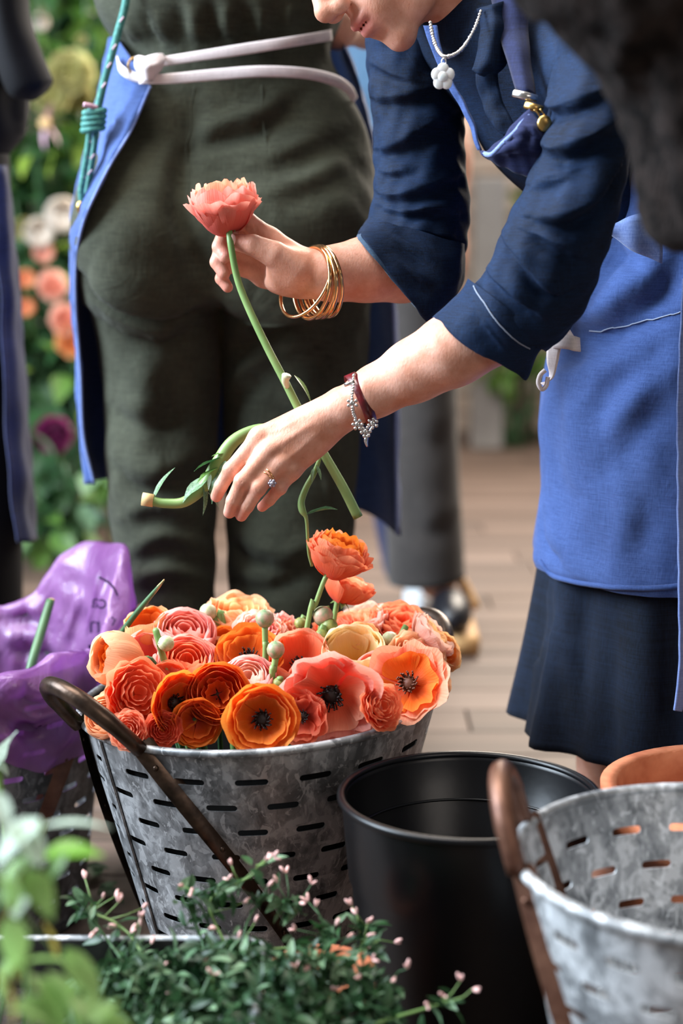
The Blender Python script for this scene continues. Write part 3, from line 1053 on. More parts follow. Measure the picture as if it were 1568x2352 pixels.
lip = np.exp(-(((dl[:, 0] + 0.0675) / 0.0115) ** 4)) * np.exp(-((dl[:, 2] / 0.021) ** 4)) * (dl[:, 1] > 0.082)

# the rest of the body, under the clothes
fb = Field([0.0, 1.55, 0.02], [0.75, 2.45, 1.2], 0.012)
sh_l, sh_r = at(1370, 190, 1.80), at(965, 60, 2.07)
for a, b_, ra, rb, ys in [(at(1200, 110, 2.01), at(1300, 240, 2.01), 0.052, 0.055, 1.2), (at(1300, 240, 2.01), at(1520, 560, 2.08), 0.055, 0.07, 1.2),
                          (at(1520, 560, 2.08), at(1575, 760, 2.08), 0.08, 0.10, 1.0), (at(1240, 130, 2.0), sh_l, 0.05, 0.036, 1), (at(1200, 110, 2.0), sh_r, 0.05, 0.038, 1),
                          (sh_r, at(968, 585, 2.02), 0.038, 0.030, 1), (sh_l, at(1280, 640, 1.76), 0.036, 0.036, 1)]:
    fb.cone(a, b_, ra, rb, 0.03, ys)
for dx in (-0.085, 0.085):
    fb.chain([np.array([0.43 + dx, 2.06, 0.75]), np.array([0.43 + dx, 2.07, 0.45]), np.array([0.43 + dx, 2.09, 0.09])], [0.085, 0.058, 0.04], 0.03)
    fb.cone([0.42 + dx, 2.09, 0.05], [0.40 + dx, 1.96, 0.045], 0.034, 0.028, 0.02)
rest = fb.mesh(1)
bodyVF = join([hand_l, hand_r, head, rest])
tint = np.zeros(len(bodyVF[0]))
tint[len(hand_l[0]) + len(hand_r[0]):][:len(Vh)] = lip * 0.75
for pts, rs in FL:
    q = HL(*pts[-1])
    tint = np.maximum(tint, 0.35 * np.exp(-(np.linalg.norm(bodyVF[0] - q, axis=1) / 0.014) ** 2))
    q = HL(*pts[1])
    tint = np.maximum(tint, 0.22 * np.exp(-(np.linalg.norm(bodyVF[0] - q, axis=1) / 0.010) ** 2))
for pts, rs in FR:
    tint = np.maximum(tint, 0.4 * np.exp(-(np.linalg.norm(bodyVF[0] - HR(*pts[-1]), axis=1) / 0.016) ** 2))
mk('body', bodyVF, M['skin'], wm, attr={'tint': tint})
for (a, b_, w) in [((328, 350, -0.028), (300, 352, -0.026), 0.006)]:
    c0 = HR(*a)
    mk('fingernail', ball(c0 + [-0.001, -0.0005, 0.0], (0.0040, 0.0035, 0.0066)), M['nail'], wm)
for pts in ([(0.02, 0.0), (0.10, 0.02)],):
    hv, hf = ball(hp(0.055, -0.035), (0.098, 0.094, 0.086), 40, 24, HA)
    hv = hv + normals(hv, hf) * wob(hv, 0.004, 90, 3)[:, None]
    mk('hair', (hv, hf), M['hair'], wm)
    bun, bf = ball(hp(0.07, -0.14), (0.05, 0.045, 0.05), 24, 16, HA)
    mk('hair_bun', (bun + normals(bun, bf) * wob(bun, 0.003, 120, 5)[:, None], bf), M['hair'], wm)

# --- shirt: trunk, two sleeves, turned-back cuffs
ft = Field([0.0, 1.6, 0.72], [0.62, 2.3, 1.15], 0.006)
ft.cone(at(1208, 100, 2.0), at(1295, 232, 2.0), 0.096, 0.098, 0.03, 1.4)
ft.cone(at(1295, 232, 2.0), at(1520, 500, 2.08), 0.098, 0.100, 0.03, 1.1)
ft.cone(at(1150, 60, 1.98), at(1000, 40, 2.06), 0.075, 0.066, 0.05)
ft.cone(at(1310, 120, 1.92), at(1385, 170, 1.80), 0.066, 0.060, 0.04)
trunk = ft.mesh(2)
trunk = folds(trunk, [([(1100, 120), (1120, 220), (1150, 300)], 0.008, 0.004, 's'), ([(1180, 140), (1200, 240), (1220, 300)], 0.008, 0.004, 's')])
shirt = mk('denim_shirt', trunk, M['denim'], wm)

FAR = [(800, -130, 1045, -130, 2.06, 0.060), (836, 40, 1062, 110, 2.05, 0.064), (842, 130, 1066, 200, 2.05, 0.066), (848, 215, 1066, 270, 2.04, 0.062), (858, 300, 1066, 340, 2.03, 0.060),
       (860, 380, 1072, 410, 2.02, 0.058), (856, 450, 1078, 485, 2.01, 0.057), (846, 505, 1070, 560, 2.00, 0.056), (842, 530, 1052, 640, 1.99, 0.054)]
sl = loft(FAR, 96, 150)
sl = folds(sl, [([(846, 225), (900, 228), (970, 215), (1050, 180)], 0.014, 0.010, 'o'), ([(842, 140), (900, 175), (960, 190)], 0.014, 0.007, 'o'),
                ([(858, 345), (910, 338), (970, 305), (1050, 255)], 0.014, 0.012, 'o'), ([(860, 440), (910, 455), (970, 438), (1065, 400)], 0.013, 0.011, 'o'),
                ([(862, 470), (930, 490), (1000, 482), (1070, 490)], 0.010, 0.009, 'o'), ([(900, 520), (960, 535), (1065, 555)], 0.010, 0.008, 'o'), ([(865, 392), (900, 402), (950, 390)], 0.010, 0.007, 'o')])
mk('right_sleeve', crumple(relax(sl, 1), 0.0014, 110, 2), M['denim'], shirt)
cf = loft([(848, 497, 1066, 560, 1.995, 0.064), (836, 514, 1060, 640, 1.98, 0.066), (829, 526, 1030, 700, 1.965, 0.066), (826, 534, 992, 742, 1.955, 0.064), (830, 540, 985, 738, 1.955, 0.060),
           (862, 530, 1010, 700, 1.97, 0.055)], 80, 40, caps=False, sq=0.62)
cf = folds(cf, [([(900, 540), (950, 580), (1000, 600)], 0.010, 0.007, 's'), ([(900, 575), (960, 640), (1010, 670)], 0.010, 0.006, 's')])
mk('right_cuff', crumple(cf, 0.0012, 120, 4), M['denim'], shirt)
ln = loft([(829, 532, 984, 735, 1.957, 0.060), (818, 546, 972, 726, 1.952, 0.056), (846, 546, 982, 712, 1.957, 0.050)], 60, 10, caps=False, sq=0.62)
mk('cuff_lining', crumple(ln, 0.0008, 150, 6), M['denim_pale'], shirt)

NEAR = [(1270, 90, 1490, 110, 1.80, 0.070), (1262, 210, 1470, 190, 1.78, 0.068), (1255, 285, 1452, 262, 1.77, 0.066), (1240, 340, 1446, 345, 1.76, 0.064), (1215, 405, 1432, 440, 1.755, 0.063),
        (1180, 480, 1412, 520, 1.75, 0.062), (1152, 548, 1386, 600, 1.75, 0.062), (1126, 605, 1350, 690, 1.755, 0.060), (1095, 645, 1300, 765, 1.76, 0.057), (1050, 690, 1250, 806, 1.765, 0.054)]
sn = loft(NEAR, 110, 190)
sn = folds(sn, [([(1236, 322), (1260, 345), (1285, 349), (1331, 336), (1385, 304), (1445, 250)], 0.014, 0.013, 'o'),
                ([(1215, 500), (1285, 503), (1331, 484), (1380, 449), (1436, 350)], 0.014, 0.013, 'o'),
                ([(1150, 520), (1168, 560), (1210, 615), (1246, 655), (1281, 672), (1330, 655)], 0.013, 0.013, 'o'),
                ([(1205, 530), (1275, 560), (1345, 598)], 0.012, 0.009, 'o'),
                ([(1110, 600), (1140, 645), (1190, 690), (1230, 720)], 0.012, 0.010, 'o'),
                ([(1240, 215), (1275, 250), (1330, 238), (1400, 200)], 0.013, 0.010, 'o'), ([(1205, 425), (1250, 420), (1300, 400)], 0.014, 0.007, 'o')])
sn = relax(sn, 1)
sn = crumple(sn, 0.0012, 100, 8)
mk('left_sleeve', sn, M['denim'], shirt)
cn = loft([(1075, 640, 1262, 786, 1.765, 0.058), (1058, 668, 1240, 806, 1.765, 0.059), (1028, 698, 1225, 835, 1.77, 0.058), (1000, 722, 1211, 868, 1.775, 0.056), (995, 730, 1205, 868, 1.776, 0.053), (1030, 712, 1190, 830, 1.775, 0.047)],
          90, 44, caps=False)
cn = folds(cn, [([(1080, 690), (1120, 760), (1165, 815)], 0.012, 0.004, 's'), ([(1040, 720), (1070, 780), (1130, 830)], 0.02, 0.004, 'r')])
cn = crumple(cn, 0.0008, 100, 10)
cuffl = mk('left_cuff', cn, M['denim'], shirt)
for pl in ([(1078, 652), (1100, 690), (1140, 740), (1185, 790), (1222, 812)],):
    mk('stitching', tube(sline(cn, pl, 4, 0.0008), 0.0006, 5), M['thread'], cuffl)
# collar, placket
pk = patch([[(1094, 170, 1.845), (1104, 230, 1.84), (1128, 280, 1.83), (1158, 312, 1.82)], [(1112, 165, 1.835), (1124, 225, 1.83), (1146, 275, 1.82), (1166, 306, 1.815)], [(1140, 158, 1.84), (1150, 220, 1.83), (1170, 265, 1.82), (1184, 290, 1.815)]], 24, 9)
mk('placket', crumple(pk, 0.0015, 140, 3), M['denim'], shirt, solid=0.0015)
cl = patch([[(1098, 20, 1.86), (1104, 70, 1.85), (1092, 135, 1.838), (1083, 160, 1.835)], [(1130, 10, 1.84), (1135, 70, 1.83), (1120, 140, 1.826), (1100, 172, 1.832)], [(1165, 0, 1.86), (1172, 70, 1.85), (1165, 140, 1.84), (1130, 180, 1.835)]], 20, 10)
mk('collar', crumple(cl, 0.001, 120, 5), M['denim'], shirt, solid=0.002)

# --- skirt, apron
def fl_noise(V, amp, k, ph, cx=0.43, cy=2.05):
    th = np.arctan2(V[:, 1] - cy, V[:, 0] - cx)
    z = V[:, 2]
    a = amp * np.clip((0.78 - z) / 0.5, 0, 1)
    r = a * (np.sin(th * k + ph + 1.5 * z) + 0.5 * np.sin(th * (2 * k + 1) + 2.1))
    out = np.zeros_like(V)
    out[:, 0], out[:, 1] = np.cos(th) * r, np.sin(th) * r
    return out


SK = [(1350, 600, 1830, 600, 2.05, 0.13), (1310, 760, 1850, 760, 2.05, 0.145), (1282, 950, 1880, 950, 2.05, 0.160), (1272, 1150, 1890, 1150, 2.05, 0.17), (1250, 1320, 1915, 1320, 2.05, 0.188),
      (1222, 1500, 1940, 1500, 2.05, 0.200), (1190, 1662, 1965, 1662, 2.05, 0.212)]
sk = loft(SK, 120, 60, caps=False)
sk = (sk[0] + fl_noise(sk[0], 0.012, 9, 0.6), sk[1])
sk = folds(sk, [([(1300, 1360), (1290, 1480), (1300, 1620), (1310, 1770)], 0.014, 0.010, 's'), ([(1250, 1350), (1240, 1450), (1225, 1600)], 0.014, -0.008, 's'), ([(1420, 1370), (1415, 1550), (1420, 1780)], 0.02, 0.005, 's')])
mk('denim_skirt', sk, M['denim_skirt'], wm, solid=0.002)
AP = [(1400, 300, 1800, 300, 2.03, 0.185), (1395, 400, 1800, 400, 2.03, 0.185), (1385, 520, 1806, 520, 2.035, 0.168), (1340, 640, 1826, 640, 2.04, 0.172), (1298, 740, 1850, 740, 2.045, 0.180), (1260, 830, 1870, 830, 2.05, 0.190), (1244, 950, 1892, 950, 2.05, 0.197),
      (1242, 1100, 1902, 1100, 2.05, 0.205), (1234, 1200, 1912, 1200, 2.05, 0.210), (1224, 1265, 1918, 1265, 2.05, 0.215), (1232, 1290, 1918, 1285, 2.05, 0.212)]
ap = loft(AP, 110, 90, math.pi * 0.93, math.pi * 2.0, caps=False)
ap = (ap[0] + fl_noise(ap[0], 0.006, 7, 2.2), ap[1])
ap = folds(ap, [([(1340, 752), (1400, 752), (1480, 735), (1566, 712)], 0.007, 0.0090, 's'), ([(1322, 745), (1400, 724), (1470, 668), (1535, 585)], 0.028, 0.026, 'o'),
                ([(1400, 560), (1450, 580), (1520, 620)], 0.012, 0.0150, 's'), ([(1345, 700), (1390, 640), (1410, 560)], 0.015, 0.0120, 's'),
                ([(1290, 900), (1330, 1000), (1330, 1150)], 0.03, 0.0120, 'r'), ([(1340, 960), (1400, 870), (1470, 820)], 0.018, 0.0105, 's'), ([(1390, 1050), (1460, 950), (1540, 880)], 0.022, 0.0120, 's'),
                ([(1250, 1180), (1262, 1240), (1290, 1290)], 0.012, 0.0120, 's'), ([(1420, 1300), (1450, 1200), (1440, 1120)], 0.018, 0.0075, 's'), ([(1270, 820), (1310, 850), (1350, 830)], 0.014, -0.0105, 's')])
ap = relax(ap, 2)
ap = crumple(ap, 0.0016, 60, 12)
apron = mk('blue_apron', ap, M['apron'], wm, solid=0.0025)
nA = normals(*ap)
for nm, pl, rr in (('hem', [(1232, 1288), (1262, 1326), (1310, 1345), (1420, 1354), (1500, 1352), (1566, 1346)], 0.0034), ('waist_seam', [(1345, 757), (1400, 757), (1480, 741), (1562, 717)], 0.0007)):
    mk(nm, tube(sline(ap, pl, 5, 0.002), rr, 8), M['apron'] if nm == 'hem' else M['thread'], apron)
bib = patch([[(1099, 343, 1.80), (1116, 352, 1.79), (1140, 330, 1.78), (1165, 305, 1.775), (1190, 275, 1.77), (1216, 252, 1.77)],
             [(1100, 346, 1.80), (1124, 358, 1.775), (1160, 345, 1.76), (1190, 330, 1.752), (1220, 320, 1.75), (1256, 312, 1.755)],
             [(1101, 350, 1.80), (1128, 370, 1.79), (1165, 386, 1.78), (1205, 402, 1.775), (1235, 414, 1.775), (1270, 430, 1.775)]], 40, 24)
bib = folds(bib, [([(1140, 345), (1180, 320), (1225, 300)], 0.008, 0.005, 's'), ([(1190, 300), (1215, 300), (1235, 320)], 0.007, 0.006, 's'), ([(1150, 365), (1200, 350), (1240, 350)], 0.008, 0.004, 's')])
bibo = mk('apron_bib', crumple(bib, 0.0012, 150, 2), M['apron_dark'], apron, solid=0.002)
S = sline(bib, [(1101, 343), (1118, 351), (1142, 329), (1167, 305), (1192, 275), (1214, 255)], 4, 0.0, False)
mk('hem', tube(S, 0.0026, 8), M['apron_edge'], bibo)
st1 = patch([[(972, 60, 1.86), (985, 100, 1.85), (1010, 160, 1.835), (1045, 225, 1.82), (1078, 285, 1.81), (1098, 345, 1.80)], [(1004, 60, 1.855), (1012, 105, 1.845), (1032, 170, 1.83), (1060, 225, 1.815), (1088, 285, 1.805), (1104, 345, 1.797)]], 40, 6)
mk('right_strap', crumple(st1, 0.001, 120, 3), M['apron'], apron, solid=0.003)
st2 = patch([[(1120, -40, 1.87), (1140, 50, 1.85), (1160, 120, 1.825), (1183, 208, 1.795)], [(1180, -60, 1.85), (1178, 50, 1.835), (1190, 120, 1.81), (1206, 210, 1.783)], [(1215, -40, 1.85), (1212, 50, 1.84), (1216, 130, 1.815), (1230, 224, 1.79)]], 30, 8)
mk('left_strap', crumple(st2, 0.001, 120, 4), M['navy'], apron, solid=0.003)  # strap of the same blue apron; its shade is painted in with navy


def bar(name, a, b_, w, t, mat, parent):
    a, b_ = np.asarray(a), np.asarray(b_)
    ux = unit(b_ - a); uy = np.array([0, 1.0, 0]); uz = np.cross(ux, uy)
    V, fs = boxvf((0, -t, -w), (np.linalg.norm(b_ - a), t, w), min(t, w) * 0.5)
    return mk(name, (a + V @ np.array([ux, uy, uz]), fs), mat, parent)


bar('buckle_slide', at(1177, 213, 1.782), at(1233, 228, 1.774), 0.0045, 0.003, M['silver'], apron)
bar('buckle_bar', at(1204, 240, 1.774), at(1246, 253, 1.768), 0.0042, 0.003, M['brass'], apron)
bt = ball(at(1250, 284, 1.752), (0.0075, 0.003, 0.0085), 20, 10)
mk('buckle_button', bt, M['brass'], apron)
mk('buckle_loop', ptube([(1240, 250), (1252, 268), (1250, 284), (1236, 262), (1226, 252)], 1.756, 2.0, 8, 24), M['brass'], apron)
# folded waist strap at the hip, white tapes, hanging apron string at the right edge
ws = patch([[(1398, 522, 1.845), (1440, 500, 1.84), (1500, 480, 1.835)], [(1400, 530, 1.84), (1450, 545, 1.833), (1520, 560, 1.83)], [(1404, 538, 1.845), (1450, 572, 1.84), (1520, 605, 1.835)]], 20, 8)
mk('waist_strap', crumple(ws, 0.0012, 120, 3), M['apron_edge'], apron, solid=0.003)
wt = patch([[(1300, 745, 1.835), (1275, 762, 1.83), (1258, 790, 1.83), (1256, 830, 1.832), (1262, 860, 1.835), (1250, 888, 1.832)], [(1318, 775, 1.833), (1292, 790, 1.82), (1286, 805, 1.82), (1280, 835, 1.825), (1268, 870, 1.832), (1240, 880, 1.835)],
            ], 40, 6)
mk('white_tape', wt, M['tape'], apron, solid=0.002)
wt = patch([[(1272, 762, 1.826), (1300, 768, 1.81), (1318, 772, 1.806), (1330, 776, 1.812)], [(1270, 800, 1.826), (1300, 802, 1.806), (1318, 806, 1.802), (1332, 808, 1.81)]], 20, 5)
mk('white_tape', wt, M['tape'], apron, solid=0.002)
mk('tape_loop', ptube([(1252, 850), (1240, 862), (1236, 880), (1244, 894), (1254, 886), (1258, 866)], 1.828, 5.5, 8, 30), M['tape'], apron)
stg = patch([[(1568, 640, 1.80), (1560, 800, 1.81), (1555, 950, 1.82), (1556, 1150, 1.82), (1558, 1350, 1.82), (1560, 1500, 1.82), (1552, 1600, 1.82), (1548, 1632, 1.82)],
             [(1590, 640, 1.805), (1576, 800, 1.815), (1568, 950, 1.825), (1568, 1150, 1.825), (1569, 1350, 1.825), (1572, 1500, 1.825), (1574, 1600, 1.825), (1564, 1634, 1.825)]], 60, 5)
mk('hanging_string', crumple(stg, 0.0006, 160, 3), M['apron_edge'], apron, solid=0.003)

# --- jewellery: each piece is loose on its wearer
nk = empty('necklace', at(1018, 128, 1.80), 'pearl bead necklace with a white flower pendant hanging below the chin', 'necklace')
chain_px = [(988, 52, 1.83), (993, 80, 1.822), (1000, 104, 1.812), (1010, 122, 1.803), (1020, 130, 1.80), (1036, 128, 1.80), (1052, 120, 1.803), (1066, 106, 1.81), (1080, 84, 1.82), (1094, 56, 1.832), (1104, 26, 1.845)]
cp = cat([at(*p) for p in chain_px], 44)
bead = mesh('bead', *ball((0, 0, 0), 0.0021, 10, 7))
for i, p in enumerate(cp):
    o = put('bead' if i > 5 else 'chain_link', bead, M['pearl'] if i > 5 else M['silver'], nk)
    if i <= 5: o.data = bead.copy(); o.data.materials.clear(); o.data.materials.append(M['silver'])
    o.location = tuple(p - worldloc(nk)); s = random.uniform(0.85, 1.15); o.scale = (s, s, s)
mk('cord', tube(cp, 0.0006, 6), M['silver'], nk)
fp = []
for k in range(5):
    a = math.pi / 2 + 2 * math.pi * k / 5
    fp.append(ball(at(1017, 176, 1.797) + np.array([math.cos(a) * 0.0062, 0, math.sin(a) * 0.0072]), (0.0062, 0.0017, 0.0068), 14, 9))
fp.append(ball(at(1017, 176, 1.796), (0.0055, 0.0021, 0.0055), 14, 9))
mk('flower_pendant', join(fp), M['shell'], nk)
mk('pendant_ring', tube([at(1019 + 5 * math.cos(a), 143 + 9 * math.sin(a), 1.798) for a in np.linspace(0, 6.28, 16, endpoint=False)], 0.0007, 6, closed=True), M['silver'], nk)


def ring(c, n, R, r, seg=64, sq=1.0, tilt=None, flat=None):
    n = unit(n); a = unit(np.cross(n, [0.1, 0.2, 1])); b_ = np.cross(n, a)
    return tube([np.asarray(c) + (a * math.cos(t) + b_ * math.sin(t)) * R for t in np.linspace(0, 2 * math.pi, seg, endpoint=False)], r, 10, closed=True, flat=flat)


for k, (x, y, d, nrm, R, r, lab) in enumerate([
        (744, 647, 1.914, (0.86, 0.50, 0.10), 0.0395, 0.0021, 'thin rose gold bangle, nearest to the elbow, on the far wrist'),
        (734, 648, 1.914, (0.87, 0.48, 0.02), 0.0390, 0.0030, 'thick polished gold bangle second from the elbow on the far wrist'),
        (726, 649, 1.914, (0.84, 0.52, -0.04), 0.0395, 0.0020, 'thin gold bangle in the middle of the five on the far wrist'),
        (716, 650, 1.914, (0.85, 0.50, -0.12), 0.0398, 0.0026, 'gold bangle second from the hand on the far wrist'),
        (701, 651, 1.914, (0.68, 0.52, -0.42), 0.0405, 0.0022, 'pale gold bangle tilted down nearest the hand on the far wrist')]):
    tag(mk('bangle', ring(at(x, y, d), nrm, R, r), M['gold'], origin=at(x, y, d)), lab, 'bangle', 'gold bangles on the far wrist')

br = empty('leather_bracelet', at(826, 918, 1.80), 'burgundy leather strap bracelet with a silver keeper on the near wrist', 'bracelet')
axd = unit(HL(1750, 40, -0.012) - HL(1225, 330, 0))
ct = at(827, 916, 1.80)
u1 = unit(np.array([0.40, -0.30, -0.86])); u1 = unit(u1 - 0.35 * axd * u1.dot(axd)); u2 = unit(np.cross(u1, axd) + 0.35 * axd)
V = []
for i in range(72):
    t = 2 * math.pi * i / 72
    rr = 0.0262
    pc = ct + u1 * math.cos(t) * rr * 1.06 + u2 * math.sin(t) * rr
    wv = unit(axd - unit(u1 * math.cos(t) + u2 * math.sin(t)) * axd.dot(unit(u1 * math.cos(t) + u2 * math.sin(t)))) * 0.0062
    V += [pc - wv, pc + wv]
mk('strap', (np.array(V), [[2 * i, 2 * i + 1, (2 * i + 3) % 144, (2 * i + 2) % 144] for i in range(72)]), M['leather'], br, solid=0.0022)
bar('keeper', at(790, 885, 1.772), at(814, 876, 1.768), 0.0022, 0.0018, M['silver'], br)
sb = empty('charm_bracelet', at(836, 985, 1.77), 'silver chain bracelet with flower charms over the leather strap', 'bracelet')
ch = cat([at(*p) for p in [(812, 862, 1.775), (811, 888, 1.766), (808, 912, 1.764), (808, 930, 1.764), (812, 950, 1.765), (818, 966, 1.766), (830, 984, 1.768), (846, 992, 1.772), (856, 978, 1.78), (862, 960, 1.79)]], 34)
lk = mesh('chain_link', *ball((0, 0, 0), (0.0016, 0.0013, 0.0022), 8, 6)); lk.materials.append(M['silver'])
for p in ch:
    o = put('chain_link', lk, None, sb); o.location = tuple(p - worldloc(sb)); o.rotation_euler = (random.random(), random.random(), random.random())
for (x, y, d) in ((809, 926, 1.762), (821, 975, 1.764), (840, 992, 1.768), (856, 972, 1.778)):
    c0 = at(x, y, d)
    cps = [ball(c0, (0.003, 0.0015, 0.003), 10, 6)]
    for k in range(6):
        a = k * math.pi / 3 + x
        cps.append(ball(c0 + np.array([math.cos(a) * 0.0046, 0.001 * math.sin(a), math.sin(a) * 0.0046]), (0.0019, 0.0014, 0.0019), 8, 6))
    mk('flower_charm', join(cps), M['silver'], sb)
mk('chain_tail', tube([at(843, 1000, 1.768), at(840, 1012, 1.768), at(843, 1026, 1.768)], [0.0018, 0.0022, 0.0008], 8, 10), M['silver'], sb)
rg = empty('ring', at(617, 1098, 1.786), 'thin gold ring with a pale stone cluster on the ring finger', 'ring')
fd = unit(HL(470, 1005, -0.014) - HL(660, 790, -0.002))
rc = HL(560, 903, -0.008)
mk('band', ring(rc, fd + np.array([0.1, 0, 0.35]), 0.0098, 0.0010, 40), M['gold'], rg)
mk('band', ring(rc + fd * 0.0022, fd + np.array([0.1, 0, 0.15]), 0.0098, 0.0007, 40), M['gold'], rg)
sc_ = HL(588, 962, -0.0185)
mk('stone_cluster', join([ball(sc_ + np.array([math.cos(k * 1.05) * 0.0030, -0.0005, math.sin(k * 1.05) * 0.0030]), 0.0018, 8, 6) for k in range(6)] + [ball(sc_ + [0, -0.001, 0], 0.0026, 8, 6)]), M['stone'], rg)

# ---------------------------------------------------------------- person in the olive jumpsuit, seen from behind
OY = 2.35
ol = empty('person', (float(at(520, 1000, OY)[0]), OY, 0.0), 'person seen from behind in olive green linen jumpsuit with apron tied at waist', 'person')


def ocs(y, L, R, Y, d):
    return (L, y, R, y, Y, d)


TOR = [ocs(-260, 220, 800, OY, 0.12), ocs(-120, 200, 815, OY, 0.125), ocs(-40, 208, 810, OY, 0.13), ocs(30, 226, 790, OY, 0.128), ocs(80, 252, 770, OY, 0.118), ocs(112, 282, 760, OY, 0.106), ocs(150, 276, 768, OY, 0.102),
       ocs(190, 262, 790, OY, 0.104), ocs(250, 236, 822, OY, 0.110), ocs(330, 210, 850, OY, 0.116), ocs(420, 192, 864, OY, 0.12), ocs(520, 186, 862, OY, 0.12), ocs(600, 190, 858, OY, 0.112), ocs(690, 205, 852, OY, 0.10)]
LEGL = [ocs(560, 194, 520, OY - 0.01, 0.105), ocs(640, 198, 512, OY - 0.005, 0.105), ocs(720, 212, 506, OY, 0.10), ocs(820, 228, 502, OY + 0.01, 0.092), ocs(900, 238, 502, OY + 0.01, 0.088), ocs(1000, 242, 500, OY, 0.085),
        ocs(1100, 246, 500, OY, 0.085), ocs(1200, 255, 498, OY, 0.084), ocs(1290, 272, 497, OY, 0.083), ocs(1390, 300, 494, OY, 0.083), ocs(1550, 315, 492, OY, 0.08), ocs(1880, 335, 480, OY, 0.07)]
LEGR = [ocs(560, 510, 860, OY + 0.02, 0.11), ocs(640, 508, 858, OY + 0.02, 0.11), ocs(720, 510, 852, OY + 0.02, 0.105), ocs(820, 512, 845, OY + 0.03, 0.098), ocs(900, 514, 836, OY + 0.03, 0.095), ocs(1000, 514, 826, OY + 0.03, 0.09),
        ocs(1100, 516, 820, OY + 0.03, 0.09), ocs(1200, 518, 814, OY + 0.03, 0.088), ocs(1300, 522, 806, OY + 0.03, 0.085), ocs(1400, 528, 790, OY + 0.03, 0.085), ocs(1550, 535, 770, OY + 0.03, 0.08), ocs(1880, 560, 720, OY + 0.03, 0.07)]


def loft_field(f, rings, k):
    R = []
    for (lx, ly, rx, ry, Y, d) in rings:
        l, r = at(lx, ly, Y), at(rx, ry, Y)
        R.append([l[2], (l[0] + r[0]) / 2, (r[0] - l[0]) / 2, Y, d])
    R = cat(np.array(R), 80)
    R = R[np.argsort(R[:, 0])]
    lo = [(R[:, 1] - R[:, 2]).min() - 0.03, (R[:, 3] - R[:, 4]).min() - 0.03, R[0, 0]]
    hi = [(R[:, 1] + R[:, 2]).max() + 0.03, (R[:, 3] + R[:, 4]).max() + 0.03, R[-1, 0]]
    sl_, x, y, z = f.view(np.array(lo), np.array(hi))
    zz = z.ravel()
    I = [np.interp(zz, R[:, 0], R[:, i])[None, None, :] for i in range(1, 5)]
    q = np.sqrt(((x - I[0]) / I[1]) ** 2 + ((y - I[2]) / I[3]) ** 2)
    d = (q - 1) * np.minimum(I[1], I[3])
    d = np.maximum(d, np.maximum(R[0, 0] + 0.004 - z, z - R[-1, 0] + 0.004))
    f.merge(sl_, d.astype(np.float32), k)


fo = Field([-0.40, 2.12, 0.0], [0.12, 2.56, 1.34], 0.0052)
loft_field(fo, TOR, 0.01)
loft_field(fo, LEGL, 0.03)
loft_field(fo, LEGR, 0.012)
fo.ell(at(325, 525, OY - 0.075), (0.088, 0.085, 0.105), None, 0.05)
fo.ell(at(650, 530, OY - 0.065), (0.108, 0.085, 0.105), None, 0.05)
js = fo.mesh(3)
OF = [([(448, 210), (432, 300), (424, 400), (424, 500), (440, 580), (480, 650)], 0.016, -0.0162, 'r'),
      ([(192, 628), (236, 670), (300, 705), (370, 718), (455, 702)], 0.030, 0.020, 'o'), ([(215, 720), (300, 770), (380, 780), (460, 740)], 0.018, 0.0162, 's'),
      ([(500, 690), (570, 722), (660, 724), (760, 692), (845, 640)], 0.028, 0.016, 'o'), ([(520, 820), (570, 770), (660, 745), (760, 740)], 0.022, 0.0162, 's'), ([(518, 930), (570, 860), (650, 820)], 0.018, 0.0135, 's'),
      ([(440, 330), (520, 300), (600, 280), (690, 210)], 0.016, 0.0108, 's'), ([(600, 380), (690, 350), (800, 300)], 0.02, 0.0081, 's'), ([(620, 450), (720, 420), (830, 370)], 0.02, 0.0081, 's'),
      ([(250, 930), (330, 960), (420, 930)], 0.02, 0.0108, 's'), ([(262, 1060), (330, 1110), (420, 1090), (490, 1040)], 0.02, 0.0135, 's'), ([(280, 1200), (360, 1180), (470, 1210)], 0.02, 0.0135, 's'), ([(290, 1290), (380, 1250), (480, 1280)], 0.018, 0.0135, 's'), ([(300, 1350), (390, 1330), (480, 1350)], 0.016, 0.0108, 's'),
      ([(522, 1230), (590, 1280), (680, 1290), (780, 1250)], 0.02, 0.0135, 's'), ([(530, 1330), (620, 1340), (720, 1310)], 0.018, 0.0108, 's'), ([(520, 1080), (600, 1110), (700, 1090)], 0.02, 0.0095, 's'),
      ([(620, 900), (700, 980), (740, 1100)], 0.03, 0.0135, 's'), ([(380, 830), (360, 930), (370, 1040)], 0.03, -0.0135, 's'),
      ([(340, 20), (350, 70), (380, 110)], 0.012, 0.0095, 's'), ([(420, 10), (430, 70), (440, 105)], 0.012, 0.0108, 's'), ([(500, 0), (505, 60), (520, 100)], 0.012, 0.0108, 's'), ([(580, 10), (590, 60), (585, 95)], 0.012, 0.0095, 's'), ([(660, 10), (650, 50), (655, 88)], 0.012, 0.0095, 's'), ([(265, 40), (290, 80), (310, 108)], 0.010, 0.0081, 's')]
js = folds(js, OF)
js = crumple(relax(js, 2), 0.0012, 55, 21)
suit = mk('linen_jumpsuit', js, M['olive'], ol)
nJ = normals(*js)
for pl in ([(446, 200), (436, 280), (427, 380), (424, 470)], [(600, 190), (606, 270), (613, 350)], [(552, 330), (560, 370)]):
    mk('seam', tube(sline(js, pl, 6, -0.0005), 0.0012, 6), M['olive'], suit)
# bare forearm reaching forward
fa = Field(at(690, 60, 2.45) - 0.16, at(880, 90, 2.5) + 0.16, 0.004)
fa.chain([at(700, 0, 2.34), at(770, 62, 2.40), at(840, 70, 2.52), at(900, 60, 2.62)], [0.036, 0.026, 0.022, 0.018], 0.02)
vf = fa.mesh(1)
mk('forearm', vf, M['skin'], ol, attr={'tint': np.zeros(len(vf[0]))})
